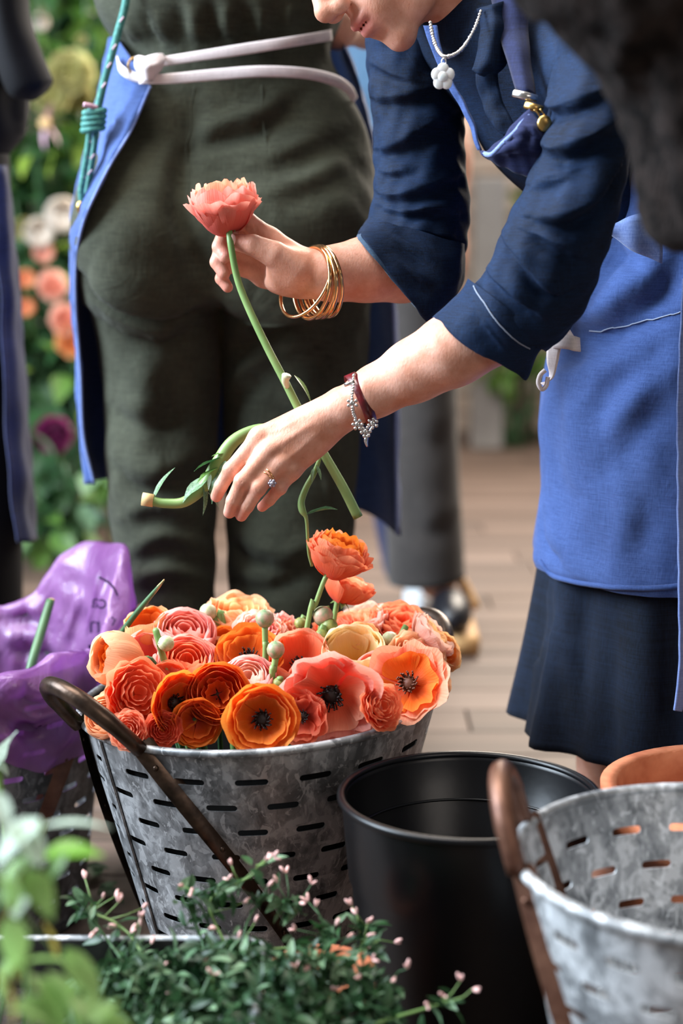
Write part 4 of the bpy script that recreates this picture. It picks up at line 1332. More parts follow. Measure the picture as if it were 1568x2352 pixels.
# apron: wraps the front, its edges seen at both sides
H_ = [(345, 198, 2.235), (300, 300, 2.215), (258, 370, 2.195), (222, 440, 2.19), (192, 510, 2.20), (176, 590, 2.24), (174, 700, 2.29), (184, 850, 2.31), (191, 1000, 2.31), (216, 1112, 2.31)]
G_ = [(272, 92, 2.30), (250, 200, 2.30), (226, 320, 2.29), (197, 420, 2.275), (172, 490, 2.27), (164, 570, 2.30), (166, 700, 2.33), (176, 850, 2.34), (183, 1000, 2.34), (196, 1112, 2.34)]
K_ = [(262, 92, 2.40), (240, 200, 2.42), (214, 320, 2.44), (196, 420, 2.46), (190, 490, 2.47), (192, 570, 2.48), (200, 700, 2.48), (208, 850, 2.48), (216, 1000, 2.48), (240, 1100, 2.48)]
F_ = [(420, 92, 2.50), (420, 200, 2.51), (410, 320, 2.53), (400, 420, 2.55), (400, 490, 2.56), (400, 570, 2.56), (400, 700, 2.55), (400, 850, 2.54), (400, 1000, 2.53), (400, 1090, 2.53)]
FR_ = [(720, 92, 2.50), (740, 200, 2.52), (760, 320, 2.54), (770, 420, 2.55), (780, 490, 2.56), (790, 570, 2.56), (790, 700, 2.56), (790, 850, 2.56), (790, 1000, 2.56), (790, 1160, 2.56)]
GR_ = [(784, 92, 2.44), (820, 200, 2.46), (850, 320, 2.47), (866, 420, 2.48), (880, 490, 2.48), (892, 570, 2.48), (902, 700, 2.46), (906, 850, 2.46), (908, 1000, 2.46), (910, 1224, 2.46)]
HR_ = [(790, 110, 2.36), (826, 200, 2.36), (852, 320, 2.36), (868, 420, 2.37), (882, 490, 2.38), (893, 570, 2.38), (903, 700, 2.40), (908, 850, 2.40), (909, 1000, 2.40), (911, 1228, 2.40)]
L = np.array([cat([at(*p) for p in l], 80) for l in (H_, G_, K_, F_, FR_, GR_, HR_)])
Gd = np.array([cat(L[:, i], 70) for i in range(80)]).transpose(1, 0, 2)
av = (Gd.reshape(-1, 3), gridf(70, 80))
av = folds(av, [([(290, 210), (270, 260), (232, 330)], 0.010, 0.006, 's'), ([(320, 215), (280, 300), (240, 370)], 0.006, 0.004, 'r')])
apo = mk('blue_apron', crumple(av, 0.0015, 80, 4), M['apron'], ol, solid=0.002)
mk('hem', ptube([p[:2] for p in H_], [p[2] for p in H_], 3.5, 8, 90), M['apron_edge'], apo)
mk('hem', ptube([p[:2] for p in HR_[3:]], [p[2] for p in HR_[3:]], 3.5, 8, 60), M['apron_edge'], apo)


def ribbon(top, bot, name='white_tape', par=None, n=50):
    vf = patch([top, [((a[0] + b_[0]) / 2, (a[1] + b_[1]) / 2, min(a[2], b_[2]) - 0.0008) for a, b_ in zip(top, bot)], bot], n, 7)
    return mk(name, vf, M['tape'], par, solid=0.0016)


ribbon([(362, 132, 2.225), (450, 118, 2.22), (560, 100, 2.22), (680, 82, 2.235), (760, 68, 2.29)], [(372, 153, 2.225), (450, 141, 2.22), (560, 126, 2.22), (680, 106, 2.235), (762, 93, 2.29)], par=apo)
ribbon([(328, 172, 2.215), (400, 168, 2.212), (500, 158, 2.212), (600, 151, 2.212), (700, 156, 2.225), (770, 172, 2.26), (806, 196, 2.30), (820, 222, 2.33)],
       [(318, 193, 2.215), (400, 192, 2.212), (500, 184, 2.212), (600, 177, 2.212), (700, 181, 2.225), (762, 196, 2.255), (794, 214, 2.295), (810, 236, 2.33)], par=apo)
ribbon([(268, 128, 2.28), (276, 146, 2.255), (296, 160, 2.232), (330, 172, 2.216)], [(272, 160, 2.28), (280, 172, 2.255), (300, 184, 2.232), (332, 193, 2.218)], par=apo, n=24)
mk('tape_knot', crumple(patch([[(310, 131, 2.225), (340, 130, 2.21), (372, 128, 2.225)], [(314, 155, 2.215), (345, 152, 2.195), (378, 140, 2.22)], [(322, 188, 2.225), (345, 180, 2.21), (366, 158, 2.225)]], 20, 16), 0.0015, 160, 2), M['tape'], apo, solid=0.004)
mk('brass_ring', ring(at(312, 152, 2.232), (0.5, -0.85, 0), 0.0105, 0.0014), M['brass'], apo)

# teal cord with a knot, hanging at the hip
rp = empty('cord', at(214, 285, 2.25), 'teal cord with coiled knot and pink end hanging at the left hip', 'cord')
mk('cord_strand', ptube([(296, -60), (288, 10), (272, 70), (256, 130), (240, 185), (228, 235), (222, 262)], [2.24, 2.235, 2.23, 2.225, 2.225, 2.225, 2.228], 9, 10, 50), M['rope'], rp)
mk('cord_strand', ptube([(208, 250), (206, 300), (200, 350), (192, 400), (186, 440), (188, 462)], 2.222, 7.5, 10, 40), M['rope'], rp)
mk('cord_strand', ptube([(222, 250), (220, 310), (212, 370), (202, 430), (194, 468)], 2.232, 7.0, 10, 40), M['rope'], rp)
for k in range(4):
    y = 257 + k * 13
    q = at(217 - k * 1.2, y, 2.228)
    mk('knot_coil', tube([q + np.array([math.cos(t) * 0.0125, math.sin(t) * 0.010, 0.002 * math.sin(t + 1) ]) for t in np.linspace(0, 6.283, 28, endpoint=False)], 0.0042, 9, closed=True), M['rope'], rp)
mk('cord_end', ptube([(222, 247), (206, 243), (192, 240)], [2.222, 2.215, 2.212], [6, 6, 5.5], 10, 12), M['pink_tip'], rp)
for (x, y) in ((279, 45), (262, 108), (250, 150), (238, 196), (203, 330), (197, 366), (190, 412), (212, 360), (206, 396)):
    mk('cord_fleck', ptube([(x - 4, y + 6), (x, y), (x + 5, y - 6)], 2.2195, 2.2, 6, 8), M['rope_fleck'], rp)
mk('clip', ball(at(184, 476, 2.235), (0.005, 0.004, 0.008)), M['brass'], rp)

# ---------------------------------------------------------------- person walking behind in grey trousers
gp = empty('person', (float(at(980, 1400, 3.55)[0]), 3.55, 0.0), 'blurred person behind in pale blue shirt, wide grey trousers and black clogs', 'person')
lg = loft([(862, 560, 1046, 560, 3.55, 0.10), (870, 700, 1046, 700, 3.55, 0.10), (880, 900, 1048, 900, 3.55, 0.10), (884, 1100, 1054, 1100, 3.55, 0.10), (888, 1230, 1062, 1230, 3.55, 0.10), (892, 1336, 1066, 1320, 3.55, 0.10)], 48, 40, caps=False)
lg = folds(lg, [([(930, 950), (990, 1000), (1040, 960)], 0.03, 0.012, 's'), ([(930, 1150), (990, 1210), (1050, 1180)], 0.03, 0.012, 's')])
mk('grey_trouser_leg', lg, M['grey'], gp, solid=0.003)
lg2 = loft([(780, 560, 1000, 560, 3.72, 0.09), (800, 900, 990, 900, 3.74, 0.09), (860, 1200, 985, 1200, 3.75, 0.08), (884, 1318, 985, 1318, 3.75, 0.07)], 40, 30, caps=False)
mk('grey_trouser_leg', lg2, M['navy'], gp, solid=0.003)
tb = loft([(790, -420, 1050, -420, 3.6, 0.16), (770, -100, 1054, -100, 3.6, 0.18), (772, 200, 1056, 200, 3.6, 0.16), (800, 420, 1052, 420, 3.6, 0.14), (790, 600, 1056, 600, 3.6, 0.14)], 48, 40)
mk('pale_blue_shirt', folds(tb, [([(780, 200), (820, 240), (860, 250)], 0.03, 0.01, 's')]), M['shirt_blue'], gp)
gb = Field([-0.02, 3.3, 0.06], [0.36, 3.85, 1.75], 0.012)
gb.chain([np.array([0.16, 3.6, 1.60]), np.array([0.16, 3.6, 1.42]), np.array([0.16, 3.6, 1.0]), np.array([0.17, 3.58, 0.8])], [0.09, 0.07, 0.10, 0.09], 0.04)
gb.chain([np.array([0.17, 3.58, 0.8]), np.array([0.18, 3.56, 0.45]), np.array([0.20, 3.55, 0.11])], [0.075, 0.05, 0.035], 0.03)
gb.chain([np.array([0.14, 3.64, 0.8]), np.array([0.13, 3.72, 0.45]), np.array([0.13, 3.74, 0.11])], [0.075, 0.05, 0.035], 0.03)
vf = gb.mesh(1)
mk('body', vf, M['skin'], gp, attr={'tint': np.zeros(len(vf[0]))})
q = at(1040, 1468, 3.5)
mk('clog', join([ball(q + [-0.01, -0.06, 0.075], (0.045, 0.10, 0.045), 20, 12)]), M['shoe'], gp)
mk('clog_sole', boxvf(tuple(q + [-0.04, -0.14, 0.0]), tuple(q + [0.045, 0.06, 0.045]), 0.008), M['wood_sole'], gp)
mk('clog_strap', tube([q + [-0.03, 0.03, 0.06], q + [0.01, 0.06, 0.12], q + [0.05, 0.03, 0.06]], 0.012, 8, 12), M['wood_sole'], gp)
q2 = at(962, 1412, 3.72)
mk('white_shoe', ball(q2 + [0, 0, 0.035], (0.036, 0.09, 0.05), 20, 12), M['sock'], gp)

# ---------------------------------------------------------------- person in black at the left edge
bp = empty('person', (float(at(-70, 1000, 2.6)[0]), 2.6, 0.0), 'person in black with a navy apron, cropped at the left edge', 'person')
tb = loft([(-260, -330, 40, -330, 2.6, 0.12), (-260, -120, 52, -120, 2.6, 0.12), (-255, 60, 62, 60, 2.6, 0.13), (-250, 220, 66, 220, 2.6, 0.13), (-240, 300, 56, 300, 2.6, 0.12), (-220, 352, 20, 352, 2.6, 0.11)], 48, 40)
mk('black_top', folds(tb, [([(0, 100), (40, 200), (50, 300)], 0.02, 0.008, 's')]), M['black'], bp)
sv = loft([(-60, -200, 62, -160, 2.5, 0.06), (-30, 0, 66, 20, 2.5, 0.06), (-10, 130, 92, 110, 2.5, 0.055), (20, 215, 118, 176, 2.5, 0.05), (70, 232, 119, 186, 2.5, 0.04)], 40, 40)
mk('black_sleeve', sv, M['black'], bp)
aa = patch([[(-10, 380, 2.48), (-4, 600, 2.46), (6, 800, 2.45), (14, 1000, 2.45), (24, 1150, 2.45), (40, 1246, 2.45)], [(10, 380, 2.50), (28, 600, 2.49), (42, 800, 2.49), (54, 1000, 2.49), (64, 1150, 2.49), (74, 1244, 2.49)],
            [(0, 380, 2.58), (20, 600, 2.60), (36, 800, 2.60), (50, 1000, 2.60), (60, 1150, 2.60), (66, 1230, 2.60)], [(-140, 380, 2.72), (-140, 600, 2.74), (-130, 800, 2.74), (-120, 1000, 2.74), (-120, 1150, 2.74), (-120, 1230, 2.74)]], 50, 30)
mk('navy_apron', crumple(aa, 0.002, 60, 3), M['navy'], bp, solid=0.003)
tr_ = loft([(-230, 340, 18, 340, 2.6, 0.11), (-225, 600, 24, 600, 2.6, 0.105), (-215, 850, 34, 850, 2.6, 0.10), (-205, 1100, 46, 1100, 2.6, 0.10), (-190, 1360, 50, 1360, 2.6, 0.095), (-180, 1760, 46, 1760, 2.6, 0.09)], 48, 50)
mk('black_trousers', tr_, M['black'], bp)
for x in (-120, 0):
    q = at(x, 1792, 2.56)
    mk('shoe', ball([q[0], 2.54, 0.045], (0.045, 0.12, 0.045), 20, 12), M['shoe'], bp)

# ---------------------------------------------------------------- person in a brown fleece coat, close by at the top right
cp_ = empty('person', (0.84, 1.40, 0.0), 'person in dark brown fleece coat reaching in at the top right corner, out of focus', 'person')
fc = Field([0.07, 1.02, 0.56], [1.08, 1.66, 1.36], 0.006)
fc.cone(at(1330, -190, 1.30), at(1560, -20, 1.30), 0.072, 0.076, 0.02)
fc.cone(at(1500, -60, 1.30), at(1640, 120, 1.30), 0.078, 0.062, 0.02)
loft_field(fc, [(1452, 60, 1830, 60, 1.32, 0.08), (1448, 200, 1820, 200, 1.32, 0.08), (1452, 330, 1815, 330, 1.32, 0.078), (1462, 440, 1810, 440, 1.32, 0.072), (1478, 520, 1800, 520, 1.32, 0.066), (1506, 560, 1790, 560, 1.32, 0.06), (1580, 592, 1750, 592, 1.32, 0.04)], 0.025)
fc.cone(at(1640, 120, 1.32), [0.62, 1.38, 1.16], 0.075, 0.10, 0.03)
fc.cone([0.72, 1.40, 1.20], [0.84, 1.40, 0.68], 0.13, 0.16, 0.05)
cv = fc.mesh(2)
cv = folds(cv, [([(1500, 200), (1520, 320), (1540, 430)], 0.02, 0.010, 's'), ([(1440, 195), (1460, 120), (1520, 60)], 0.016, 0.010, 's'), ([(1180, 20), (1280, 60), (1400, 80)], 0.02, 0.008, 's')])
mk('fleece_coat', crumple(cv, 0.0016, 140, 6), M['coat'], cp_)
fz = Field([0.62, 1.15, 0.0], [1.05, 1.6, 0.72], 0.012)
for x in (0.76, 0.92):
    fz.chain([np.array([x, 1.40, 0.68]), np.array([x, 1.40, 0.4]), np.array([x, 1.41, 0.05])], [0.085, 0.062, 0.05], 0.02)
    fz.cone([x, 1.41, 0.045], [x - 0.09, 1.33, 0.04], 0.04, 0.034, 0.02)
mk('trousers', fz.mesh(1), M['black'], cp_)

# ---------------------------------------------------------------- buckets
def slotted_wall(c, R, rb, h, skew, rows, per, first=0.035, pitch=0.03, lens=0.027, hh=0.0036):
    """cone of sheet metal with staggered rows of real slots"""
    S = 12
    n = per * S
    zs = [h]
    z = h - first + pitch / 2
    tops = []
    for k in range(rows):
        tops.append((z - pitch * k, z - pitch * (k + 1)))
    idx, V, Fc = {}, [], []

    def pt(i, z_):
        k = (i % n if isinstance(i, int) else i, round(z_, 6))
        if k not in idx:
            th = 2 * math.pi * (i / n)
            r = rb + (R - rb) * z_ / h
            x = r * math.cos(th)
            V.append([c[0] + x, c[1] + r * math.sin(th), z_ + skew * x * z_ / h])
            idx[k] = len(V) - 1
        return idx[k]

    for i in range(n):
        Fc.append([pt(i, tops[0][0]), pt(i + 1, tops[0][0]), pt(i + 1, h), pt(i, h)])
        Fc.append([pt(i, 0.0), pt(i + 1, 0.0), pt(i + 1, tops[-1][1]), pt(i, tops[-1][1])])
    for k, (zt, zb) in enumerate(tops):
        zc = (zt + zb) / 2
        r = rb + (R - rb) * zc / h
        cell = 2 * math.pi * R / per
        a = 0.26 * S                                  # half length of a slot in steps
        er = hh / (2 * math.pi * r / n)               # end radius in steps
        off = (k % 2) * (S // 2)
        for p in range(per):
            i0 = p * S + off
            lo, up = [], []
            for i in range(S + 1):
                u = -a * math.cos(math.pi * i / S)
                e = max(0.0, abs(u) - (a - er)) / er
                v = hh * math.sqrt(max(0.0, 1 - e * e))
                x = i0 + S / 2 + u
                lo.append(pt(float(x) if 0 < i < S else float(x), zc - v - (1e-6 if 0 < i < S else 0)))
                up.append(pt(float(x), zc + v + (1e-6 if 0 < i < S else 0)) if 0 < i < S else lo[-1])
            for i in range(S):
                Fc.append([pt(i0 + i, zb), pt(i0 + i + 1, zb), lo[i + 1], lo[i]])
                Fc.append([up[i], up[i + 1], pt(i0 + i + 1, zt), pt(i0 + i, zt)])
            Fc.append([pt(i0, zb), lo[0], pt(i0, zt)])
            Fc.append([pt(i0 + S, zb), pt(i0 + S, zt), lo[S]])
    Fc = [[q for j, q in enumerate(f) if q != f[j - 1]] for f in Fc]
    Fc = [f for f in Fc if len(f) >= 3]
    V = np.array(V)
    d = np.array([c[0], c[1], 0]) - V; d[:, 2] = 0
    W = V + 0.0013 * d / np.linalg.norm(d, axis=1)[:, None]
    n0, cnt = len(V), {}
    for f in Fc:
        for j in range(len(f)):
            e = (f[j], f[(j + 1) % len(f)])
            cnt[e] = cnt.get(e, 0) + 1
    rimv, rimf = [], []
    for (p, q) in cnt:                                 # cut edges of the sheet, each with its own corners
        if (q, p) not in cnt and V[p][2] > 0.002 and V[p][2] < h * 0.93:
            k = len(rimv)
            rimv += [V[p], V[q], W[q], W[p]]
            rimf.append([2 * n0 + k, 2 * n0 + k + 3, 2 * n0 + k + 2, 2 * n0 + k + 1])
    return np.concatenate([V, W, np.array(rimv)]), Fc + [[x + n0 for x in f[::-1]] for f in Fc] + rimf


def bucket(label, c, R, rb, h, skew, handles, seam, wall_m, iron_m, per=18, rows=10, drift=1.2, rim_r=0.0045, liner=False):
    e = empty('metal_bucket', (c[0], c[1], 0.0), label, 'bucket')
    C = np.array([c[0], c[1], 0.0])

    def sp(th, t, out=0.0):
        """point on the wall: angle, height share"""
        z = h * t
        r = rb + (R - rb) * t + out
        x = r * math.cos(th)
        return C + np.array([x, r * math.sin(th), z + skew * x * t])

    mk('perforated_wall', slotted_wall(c, R, rb, h, skew, rows, per, pitch=(h - 0.055) / rows), M[wall_m], e)
    mk('rolled_rim', tube([sp(t, 1.0, 0.001) for t in np.linspace(0, 2 * math.pi, 96, endpoint=False)], rim_r, 10, closed=True), M[wall_m], e)
    mk('base', lathe([(0.001, 0.006), (rb * 0.99, 0.006), (rb * 0.99, 0.0), (rb + 0.003, 0.0), (rb + 0.004, 0.012)], 64, C), M[wall_m], e)
    if seam is not None:
        th = math.radians(seam)
        V = []
        for t in np.linspace(0.02, 0.985, 20):
            V += [sp(th - 0.03, t, 0.0012), sp(th - 0.03, t, 0.0030), sp(th + 0.015, t, 0.0030), sp(th + 0.020, t, 0.0010)]
        mk('lap_seam', (np.array(V), [[4 * j + k, 4 * j + k + 1, 4 * j + k + 5, 4 * j + k + 4] for j in range(19) for k in range(3)]), M[wall_m], e, smooth=False)
    if liner:
        mk('liner', lathe([(0.001, 0.012), (rb - 0.008, 0.012), (R - 0.007, h - 0.012), (R - 0.010, h - 0.012), (rb - 0.012, 0.016), (0.001, 0.016)], 64, C), M['liner'], e)
    for (a1, a2, out, up, d1, d2) in handles:
        A1, A2 = math.radians(a1), math.radians(a2)
        P1, P2 = sp(A1, 1.0, 0.006), sp(A2, 1.0, 0.006)
        am = (A1 + A2) / 2
        ap_ = np.array([math.cos(am) * out, math.sin(am) * out, up])
        arch = []
        for t in np.linspace(0, 1, 26):
            b0, b1, b2, b3 = (1 - t) ** 3, 3 * t * (1 - t) ** 2, 3 * t * t * (1 - t), t ** 3
            arch.append(b0 * P1 + b1 * (P1 + ap_ * 1.34) + b2 * (P2 + ap_ * 1.34) + b3 * P2)
        hd = mk('loop_handle', tube(arch, [0.0085] * 4 + [0.0095] * 18 + [0.0085] * 4, 14), M[iron_m], e)
        for P_ang, dth, in ((A1, d1), (A2, d2)):
            V = []
            n_ = 36
            for j in range(n_):
                t = j / (n_ - 1)
                w = 0.0125 + 0.0015 * math.sin(5 * t)
                ctr = lambda q: sp(P_ang + math.radians(dth) * q, max(0.012, 1.005 - q), 0.0)
                p = ctr(t)
                T = unit(ctr(min(1, t + 0.02)) - ctr(max(0, t - 0.02)))
                rad = unit([p[0] - C[0], p[1] - C[1], 0.25])
                S_ = unit(np.cross(T, rad))
                o0, o1 = rad * 0.0020, rad * 0.0062
                V += [p - S_ * w + o0, p - S_ * w * 0.8 + o1, p + S_ * w * 0.8 + o1, p + S_ * w + o0]
            mk('strap', (np.array(V), [[4 * j + k, 4 * j + k + 1, 4 * j + k + 5, 4 * j + k + 4] for j in range(n_ - 1) for k in range(3)]), M[iron_m], e)
            for q in (0.06, 0.32, 0.62, 0.9):
                p = sp(P_ang + math.radians(dth) * q, max(0.012, 1.005 - q), 0.006)
                mk('rivet', ball(p, 0.0034, 8, 6), M[iron_m], e)
    return e, sp


BC = (-0.0925, 1.87)
main_b, main_sp = bucket('galvanised olive bucket full of orange and pink flowers, iron loop handle at left', BC, 0.2018, 0.108, 0.357, 0.055, [(200, 236, 0.060, 0.066, -38, 74), (18, 54, 0.05, 0.05, -40, 60)], 214, 'galv', 'iron', liner=True)
left_b, left_sp = bucket('dull metal bucket behind, lined with the purple plastic bag', (-0.48, 2.10), 0.185, 0.142, 0.352, 0.0, [(340, 376, 0.05, 0.05, -50, 50)], None, 'galv_dark', 'iron_red')
right_b, right_sp = bucket('empty pale galvanised bucket in the near right corner with rusty loop handle', (0.316, 1.33), 0.1712, 0.095, 0.379, 0.0, [(153, 190, 0.018, 0.062, -36, 52)], 330, 'galv_pale', 'iron_red', rim_r=0.0048)

bk = empty('plastic_bucket', (0.126, 1.60, 0.0), 'empty black plastic flower bucket between the two metal buckets', 'bucket')
c0 = (0.126, 1.60, 0.0)
mk('bucket_wall', lathe([(0.001, 0.004), (0.088, 0.004), (0.092, 0.0), (0.0945, 0.004), (0.1160, 0.250), (0.1190, 0.254), (0.1260, 0.331), (0.1265, 0.337), (0.1235, 0.337), (0.1215, 0.331), (0.1165, 0.292), (0.1130, 0.288), (0.0900, 0.010), (0.001, 0.009)], 96, c0), M['plastic'], bk)
mk('rolled_rim', tube([[c0[0] + 0.1265 * math.cos(t), c0[1] + 0.1265 * math.sin(t), 0.336] for t in np.linspace(0, 2 * math.pi, 96, endpoint=False)], 0.0042, 10, closed=True), M['plastic'], bk)
mk('inner_ledge', tube([[c0[0] + 0.1140 * math.cos(t), c0[1] + 0.1140 * math.sin(t), 0.291] for t in np.linspace(0, 2 * math.pi, 96, endpoint=False)], 0.0014, 8, closed=True), M['plastic'], bk)

# terracotta pots
tp_ = empty('terracotta_pot', (0.40, 1.63, 0.0), 'large terracotta pot hidden behind the near right metal bucket', 'pot')
mk('pot_wall', lathe([(0.001, 0.0), (0.095, 0.0), (0.128, 0.285), (0.120, 0.288), (0.09, 0.02), (0.001, 0.02)], 64, (0.40, 1.63, 0)), M['terracotta'], tp_)
mk('pot_rim', lathe([(0.126, 0.283), (0.138, 0.283), (0.140, 0.334), (0.124, 0.334), (0.121, 0.285)], 64, (0.40, 1.63, 0)), M['terracotta'], tp_)
mk('soil', lathe([(0.001, 0.262), (0.119, 0.258)], 40, (0.40, 1.63, 0)), M['soil'], tp_)
tq = empty('terracotta_pot', (-0.018, 1.475, 0.0), 'small terracotta pot behind the jasmine, left of the black bucket', 'pot')
mk('pot_wall', lathe([(0.001, 0.0), (0.032, 0.0), (0.044, 0.165), (0.041, 0.165), (0.030, 0.01), (0.001, 0.01)], 40, (-0.018, 1.475, 0)), M['terracotta'], tq)
mk('pot_rim', lathe([(0.044, 0.163), (0.049, 0.163), (0.050, 0.215), (0.044, 0.215), (0.042, 0.165)], 40, (-0.018, 1.475, 0)), M['terracotta'], tq)
mk('soil', lathe([(0.001, 0.195), (0.042, 0.193)], 24, (-0.018, 1.475, 0)), M['soil'], tq)

# ---------------------------------------------------------------- purple bag lining the rear bucket
pb = empty('plastic_bag', (-0.48, 2.10, 0.352), 'purple plastic bag folded over the rim of the rear bucket', 'bag')
nu, nv = 380, 110
V = []
for j in range(nv):
    s = j / (nv - 1)
    for i in range(nu):
        th = 2 * math.pi * i / nu
        d = math.degrees(th)
        dd = (d - 38 + 180) % 360 - 180
        lobe = math.exp(-(dd / 30) ** 4)
        top = 0.374 + 0.010 * math.sin(3 * th + 1) + 0.006 * math.sin(7 * th) + 0.095 * lobe * (1 - 0.12 * (dd / 30) ** 2) + 0.008 * math.exp(-(((d - 315 + 180) % 360 - 180) / 25) ** 2)
        wr = 0.5 + 0.5 * math.sin(23 * th + 2 * math.sin(5 * th))
        if s < 0.5:                                   # outer skirt, from its lower edge up to the fold
            t = s / 0.5
            low = 0.245 + 0.012 * math.sin(4 * th + 0.5) + 0.008 * math.sin(9 * th)
            z = low + (top - low) * t
            rw = 0.142 + (0.185 - 0.142) * min(z, 0.352) / 0.352
            r = rw + 0.007 + 0.010 * math.sin(math.pi * t) + 0.007 * wr * (1 - 0.6 * t) + 0.004 * math.sin(11 * th + 7 * t) + 0.03 * lobe * t ** 2
        else:                                         # over the fold and down the inside
            t = (s - 0.5) / 0.5
            z = top - (top - 0.20) * t ** 1.3 + 0.003 * math.sin(math.pi * min(1, 6 * t))
            rw = 0.142 + (0.185 - 0.142) * min(z, 0.352) / 0.352
            r = rw - 0.001 - 0.012 * min(1, 4 * t) - 0.010 * wr * t - 0.006 * math.sin(13 * th + 5 * t) * t + 0.03 * lobe * (1 - t) ** 2 * (1 if t < 1 else 0)
        V.append([-0.48 + r * math.cos(th), 2.10 + r * math.sin(th), z])
bagV = np.array(V)
bag = (bagV, gridf(nv, nu, True))
bag = folds(bag, [([(218, 1300), (204, 1400), (168, 1520)], 0.004, 0.007, 'r'), ([(258, 1295), (250, 1400), (226, 1500)], 0.0035, 0.008, 'r'), ([(284, 1300), (287, 1400), (270, 1480)], 0.0035, 0.007, 'r'), ([(236, 1310), (222, 1400), (196, 1520)], 0.004, 0.005, 'r'), ([(304, 1340), (300, 1400), (285, 1460)], 0.004, 0.006, 'r'),
                  ([(180, 1360), (150, 1450), (120, 1540)], 0.008, 0.008, 'r'), ([(0, 1620), (60, 1660), (90, 1672), (160, 1640), (225, 1600)], 0.014, 0.012, 's'), ([(20, 1590), (110, 1610), (210, 1580)], 0.012, 0.008, 's'),
                  ([(60, 1560), (68, 1590), (72, 1620)], 0.006, -0.006, 'r'), ([(0, 1420), (60, 1410), (110, 1440)], 0.014, 0.008, 's'), ([(0, 1500), (60, 1470), (110, 1500)], 0.014, 0.008, 's')])
bag = crumple(bag, 0.0022, 70, 5)
bago = mk('bag_film', bag, M['film'], pb)
nB = normals(*bag)


def print_text(txt, px, py, size, rot, mirror=True):
    """letters printed on the film: flat glyphs laid onto it"""
    cu = bpy.data.curves.new('letters', 'FONT')
    cu.body = txt; cu.size = size; cu.align_x = 'CENTER'; cu.align_y = 'CENTER'
    t = bpy.data.objects.new('letters', cu)
    COL.objects.link(t)
    bpy.context.view_layer.update()
    me = bpy.data.meshes.new_from_object(t.evaluated_get(bpy.context.evaluated_depsgraph_get()))
    bpy.data.objects.remove(t)
    c, ix, _ = snap(bag[0], nB, [(px, py), (px + 2, py)], 1, False)
    p = at(px, py, c[0][1] - 0.008)
    co, si = math.cos(rot), math.sin(rot)
    Vt = []
    for v in me.vertices:
        x, y = v.co.x * (-1 if mirror else 1), v.co.y
        x, y = x * co - y * si, x * si + y * co
        Vt.append(p + np.array([x, 0.12 * y, y]))
    Fs = [list(q.vertices) for q in me.polygons]
    return mk('printed_letter', (np.array(Vt), Fs), M['ink'], pb, smooth=False)


print_text('c', 236, 1384, 0.026, -0.1)
print_text('a', 218, 1382, 0.026, -0.05)
print_text('n', 218, 1436, 0.034, 0.0)
print_text('r', 260, 1425, 0.022, -0.5)
print_text('-', 214, 1478, 0.050, 0.0)
ac = [(226, 1325), (240, 1332), (252, 1340), (262, 1352), (270, 1368)]
c_, _, _ = snap(bag[0], nB, ac, 4, False)
mk('printed_arc', tube(np.array([at(x, y, c_[len(c_) // 2][1] - 0.008) for x, y in ac]), 0.0016, 6, 20), M['ink'], pb)

# cut stems standing in the purple bag and at the left of the flowers
s1 = empty('cut_stem', at(60, 1550, 2.0), 'thick green cut stem leaning out of the purple bag', 'stem')
mk('stem', ptube([(30, 1720), (68, 1545), (95, 1450), (116, 1380)], [1.98, 2.02, 2.06, 2.09], [11, 11, 11, 10], 12, 24), M['stem_dark'], s1)
mk('cut_end', ball(at(116.5, 1378, 2.0905), (0.0055, 0.004, 0.002), 12, 6), M['stem_cut'], s1)

# ---------------------------------------------------------------- flowers
PET = {}


def petal(R, ph1, W, zs=1.0, flare=0.0, ruf=0.0, seed=0, nu=11, nv=9, ph0=8):
    key = (R, ph1, W, zs, flare, ruf, seed)
    if key in PET:
        return PET[key]
    rs = np.random.RandomState(int(abs(hash(key)) % 99991) if False else int(R * 1000 + ph1 * 7 + seed * 131 + ruf * 1000) % 99991)
    V, al, sd = [], [], []
    p1, p2, kk = rs.uniform(0, 6.28), rs.uniform(0, 6.28), rs.uniform(2.2, 4.2)
    lean = rs.uniform(-0.10, 0.10)
    notch = rs.uniform(0.0, 0.05)
    for j in range(nv):
        t = j / (nv - 1)
        for i in range(nu):
            u = 2 * i / (nu - 1) - 1
            tt = t * (1 - 0.20 * abs(u) ** 2.4 - notch * math.exp(-(u * 3) ** 2))
            ph = math.radians(ph0 + (ph1 - ph0) * tt)
            w = W * (0.28 + 0.72 * math.sqrt(max(0, 1 - ((tt - 0.62) / 0.70) ** 2)))
            r = R * math.sin(ph) + R * flare * max(0, tt - 0.45) ** 2 * 2.2
            z = -R * math.cos(ph) * zs
            rr = ruf * tt ** 2.2
            r += R * rr * math.sin(kk * u * 2 + p1) + R * 0.03 * abs(u) ** 2 * tt
            z += R * rr * 0.7 * math.sin(kk * u * 2.3 + p2) - R * 0.05 * math.cos(3 * u + p1) * tt
            th = u * w + lean * tt
            V.append([r * math.cos(th), r * math.sin(th), z]); al.append(t); sd.append(u)
    me = mesh('petal', V, gridf(nv, nu), True, {'along': al, 'side': sd})
    PET[key] = me
    return me


PETM = {}


def pmesh(me, mat):
    k = (me.name, mat)
    if k not in PETM:
        c = me.copy(); c.name = 'petal'; c.materials.clear(); c.materials.append(PM[mat])
        PETM[k] = c
    return PETM[k]


